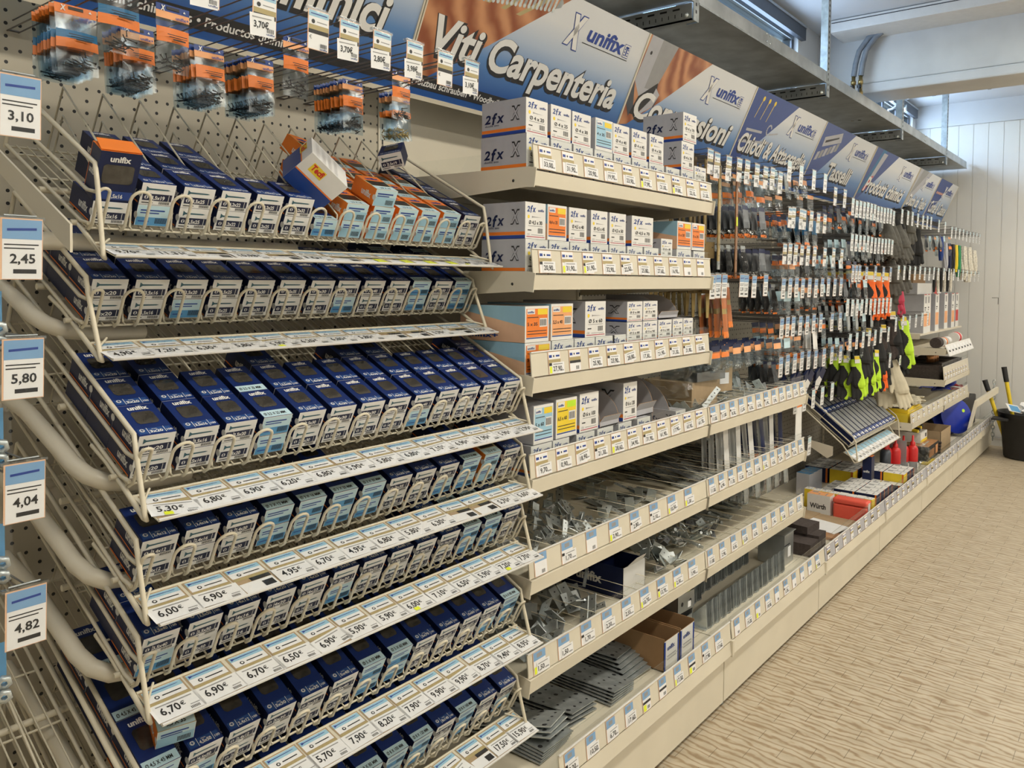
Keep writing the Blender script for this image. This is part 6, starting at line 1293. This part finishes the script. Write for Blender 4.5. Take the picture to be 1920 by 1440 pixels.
# blue reels and rope beyond the last shelf
e = thing('cable_reel', 'large blue plastic reel lying slanted on the far base deck', 'reel', (4.74, .15, .395), Vector((-.62, -.75, .22)).to_track_quat('Z', 'Y').to_euler())
for z in (-.05, .05): MB().lathe([(0, 0), (.14, 0), (.145, .004), (.14, .008), (0, .008)], (0, 0, z), 'blue_plastic', 32).build('flange', e)
MB().lathe([(.06, -.05), (.06, .05)], (0, 0, 0), 'black', 24).build('core', e); MB().disc(.07, .04, .014, frame((0, 0, .0585)), 'lime').build('sticker', e)
e = thing('cable_reel', 'second blue reel standing behind, partly hidden by the slanted one', 'reel', (5.02, .33, .44), Vector((-.5, -.85, .1)).to_track_quat('Z', 'Y').to_euler())
for z in (-.07, .07): MB().lathe([(0, 0), (.17, 0), (.175, .004), (.17, .008), (0, .008)], (0, 0, z), 'blue_plastic', 32).build('flange', e)
MB().lathe([(.08, -.07), (.08, .07)], (0, 0, 0), 'black', 24).build('core', e)
b = MB(); rg = random.Random(5); pts = []
for k in range(70): pts.append((5.15+.07*math.sin(k*1.3)+rg.uniform(-.02, .02), .20+.08*math.cos(k*1.7)+rg.uniform(-.02, .02), .50+.10*math.sin(k*.31)+rg.uniform(-.015, .015)))
b.tube(pts[:35], .008, 'rope_mix', 6); b.tube(pts[35:], .006, 'white_card', 6); tag(b.build('barrier_chain'), 'tangled red and white plastic chain on the far reels', 'chain')
tag(MB().lathe([(0, 0), (.09, 0), (.09, .012), (0, .012)], (5.0, .25, .62), 'blue_plastic', 24, (-.3, .3, 1)).build('blue_disc'), 'thin blue disc sticking up above the far base deck', 'disc')
tag(MB().box((4.95, .10, ZB), (5.55, .45, .50), 'black').build('black_crate', bevel=.01), 'black crate behind the cream bracket at the far end', 'crate')
b = MB()
for p0, p1 in ((Vector((4.62, .0, .27)), Vector((4.92, -.005, .49))), (Vector((4.92, -.005, .49)), Vector((5.42, -.09, .565)))):
    d = (p1-p0); u = Vector((0, 0, .026)); t = Vector((.012, .02, 0)); b.add([p0-u, p1-u, p1+u, p0+u, p0-u+t, p1-u+t, p1+u+t, p0+u+t], [(0, 1, 2, 3), (7, 6, 5, 4), (0, 4, 5, 1), (3, 2, 6, 7), (1, 5, 6, 2), (0, 3, 7, 4)], 'cream')
tag(b.build('reel_bracket'), 'bent cream metal bar in front of the blue reels', 'bracket')
def chain(x, y, z0, z1, label):
    e = thing('hanging_chain', label, 'chain'); z = z0; k = 0
    while z > z1:
        c = Vector((x, y, z)); ux = Vector((1, 0, 0)) if k % 2 else Vector((0, 1, 0)); pts = []
        for q in range(12):
            a = q*PI/6; pts.append(c+ux*math.cos(a)*.011+Vector((0, 0, 1))*math.sin(a)*(.022))
        MB().tube(pts, .0035, 'zinc_bright', 6, closed=True).build('link', e); z -= .033; k += 1
chain(5.50, -.045, .62, .10, 'shiny steel chain hanging at the end of the shelving'); 
b = MB(); b.tube([(5.70, .02, 1.36), (5.76, -.02, 1.36), (5.76, -.02, 1.30)], .003, 'hook_wire', 6); tag(b.build('end_hook'), 'bare wire hook sticking out at the far end beside the white tubes', 'hook')
# ---------------------------------------------------------------- bin with long-handled tools
e = thing('rubbish_bin', 'black plastic bucket standing on the floor at the far wall', 'bucket', (5.42, -.315, 0)); b = MB()
b.lathe([(0, .004), (.165, .004), (.175, .012), (.205, .34), (.222, .345), (.225, .385), (.232, .392), (.222, .392), (.216, .385), (.205, .35), (.16, .02), (0, .02)], (0, 0, 0), 'black_rubber', 40); b.build('bucket_body', e)
MB().box((-.25, .12, .335), (-.10, .24, .35), 'black_rubber').build('grip', e); MB().box((-.2085, -.13, .20), (-.206, -.06, .235), 'white_paper').build('label', e)
for i, (p0, p1) in enumerate([((5.42, -.18, .05), (5.44, .02, .64)), ((5.52, -.24, .05), (5.50, -.115, .76))]):
    p0 = Vector(p0); p1 = Vector(p1); pm = p0.lerp(p1, .84 if i == 0 else .82); t = thing('long_handled_tool', 'yellow long-handled tool with black grip in the bucket, %s one' % ['shorter left', 'taller right'][i], 'tool')
    MB().tube([p0, pm], .016, 'yellow', 12).build('shaft', t); MB().tube([pm, p1.lerp(pm, .1), p1], [.020, .021, .022], 'black_rubber', 12).build('grip', t)
bag_blob('white_bag', 'crumpled white bag on top of the rubbish in the bucket', 'bag', (5.36, -.36, .37), (.11, .10, .06), 'white_paper', 9)
tag(MB().box((-.07, -.05, 0), (.07, .05, .004), 'white_card').box((-.06, -.04, .004), (.05, .03, .005), 'label_blue').build('leaflet', loc=(5.30, -.22, .43), rot=(R(12), R(-18), R(20))), 'printed blue and white leaflet on the white bag in the bucket', 'paper')
# clear organiser and brown boxes above the open cartons
e = thing('clear_organiser', 'clear plastic tray on a brown box above the hinge shelf', 'tray', (.12, .18, SZ[3]+DZ+.13), (0, R(0), R(-6))); b = MB()
for a, c in (((0, 0, 0), (.20, .16, .002)), ((0, 0, 0), (.002, .16, .035)), ((.198, 0, 0), (.20, .16, .035)), ((0, 0, 0), (.20, .002, .035)), ((0, .158, 0), (.20, .16, .035))): b.box(a, c, 'blister')
b.build('tray_body', e)
pbox(.10, .19, SZ[3]+DZ+.002, .22, .20, .125, 'tan box with a white label under the clear tray', 'tan_card', front='tan_card'); 
e = pbox(.40, .24, SZ[3]+DZ+.06, .10, .07, .12, 'small tan box with white label tilted on the hinge shelf', 'tan_card', front='tan_card', rz=-20); MB().box((.03, -.001, .03), (.08, 0, .075), 'white_paper').build('label', e)
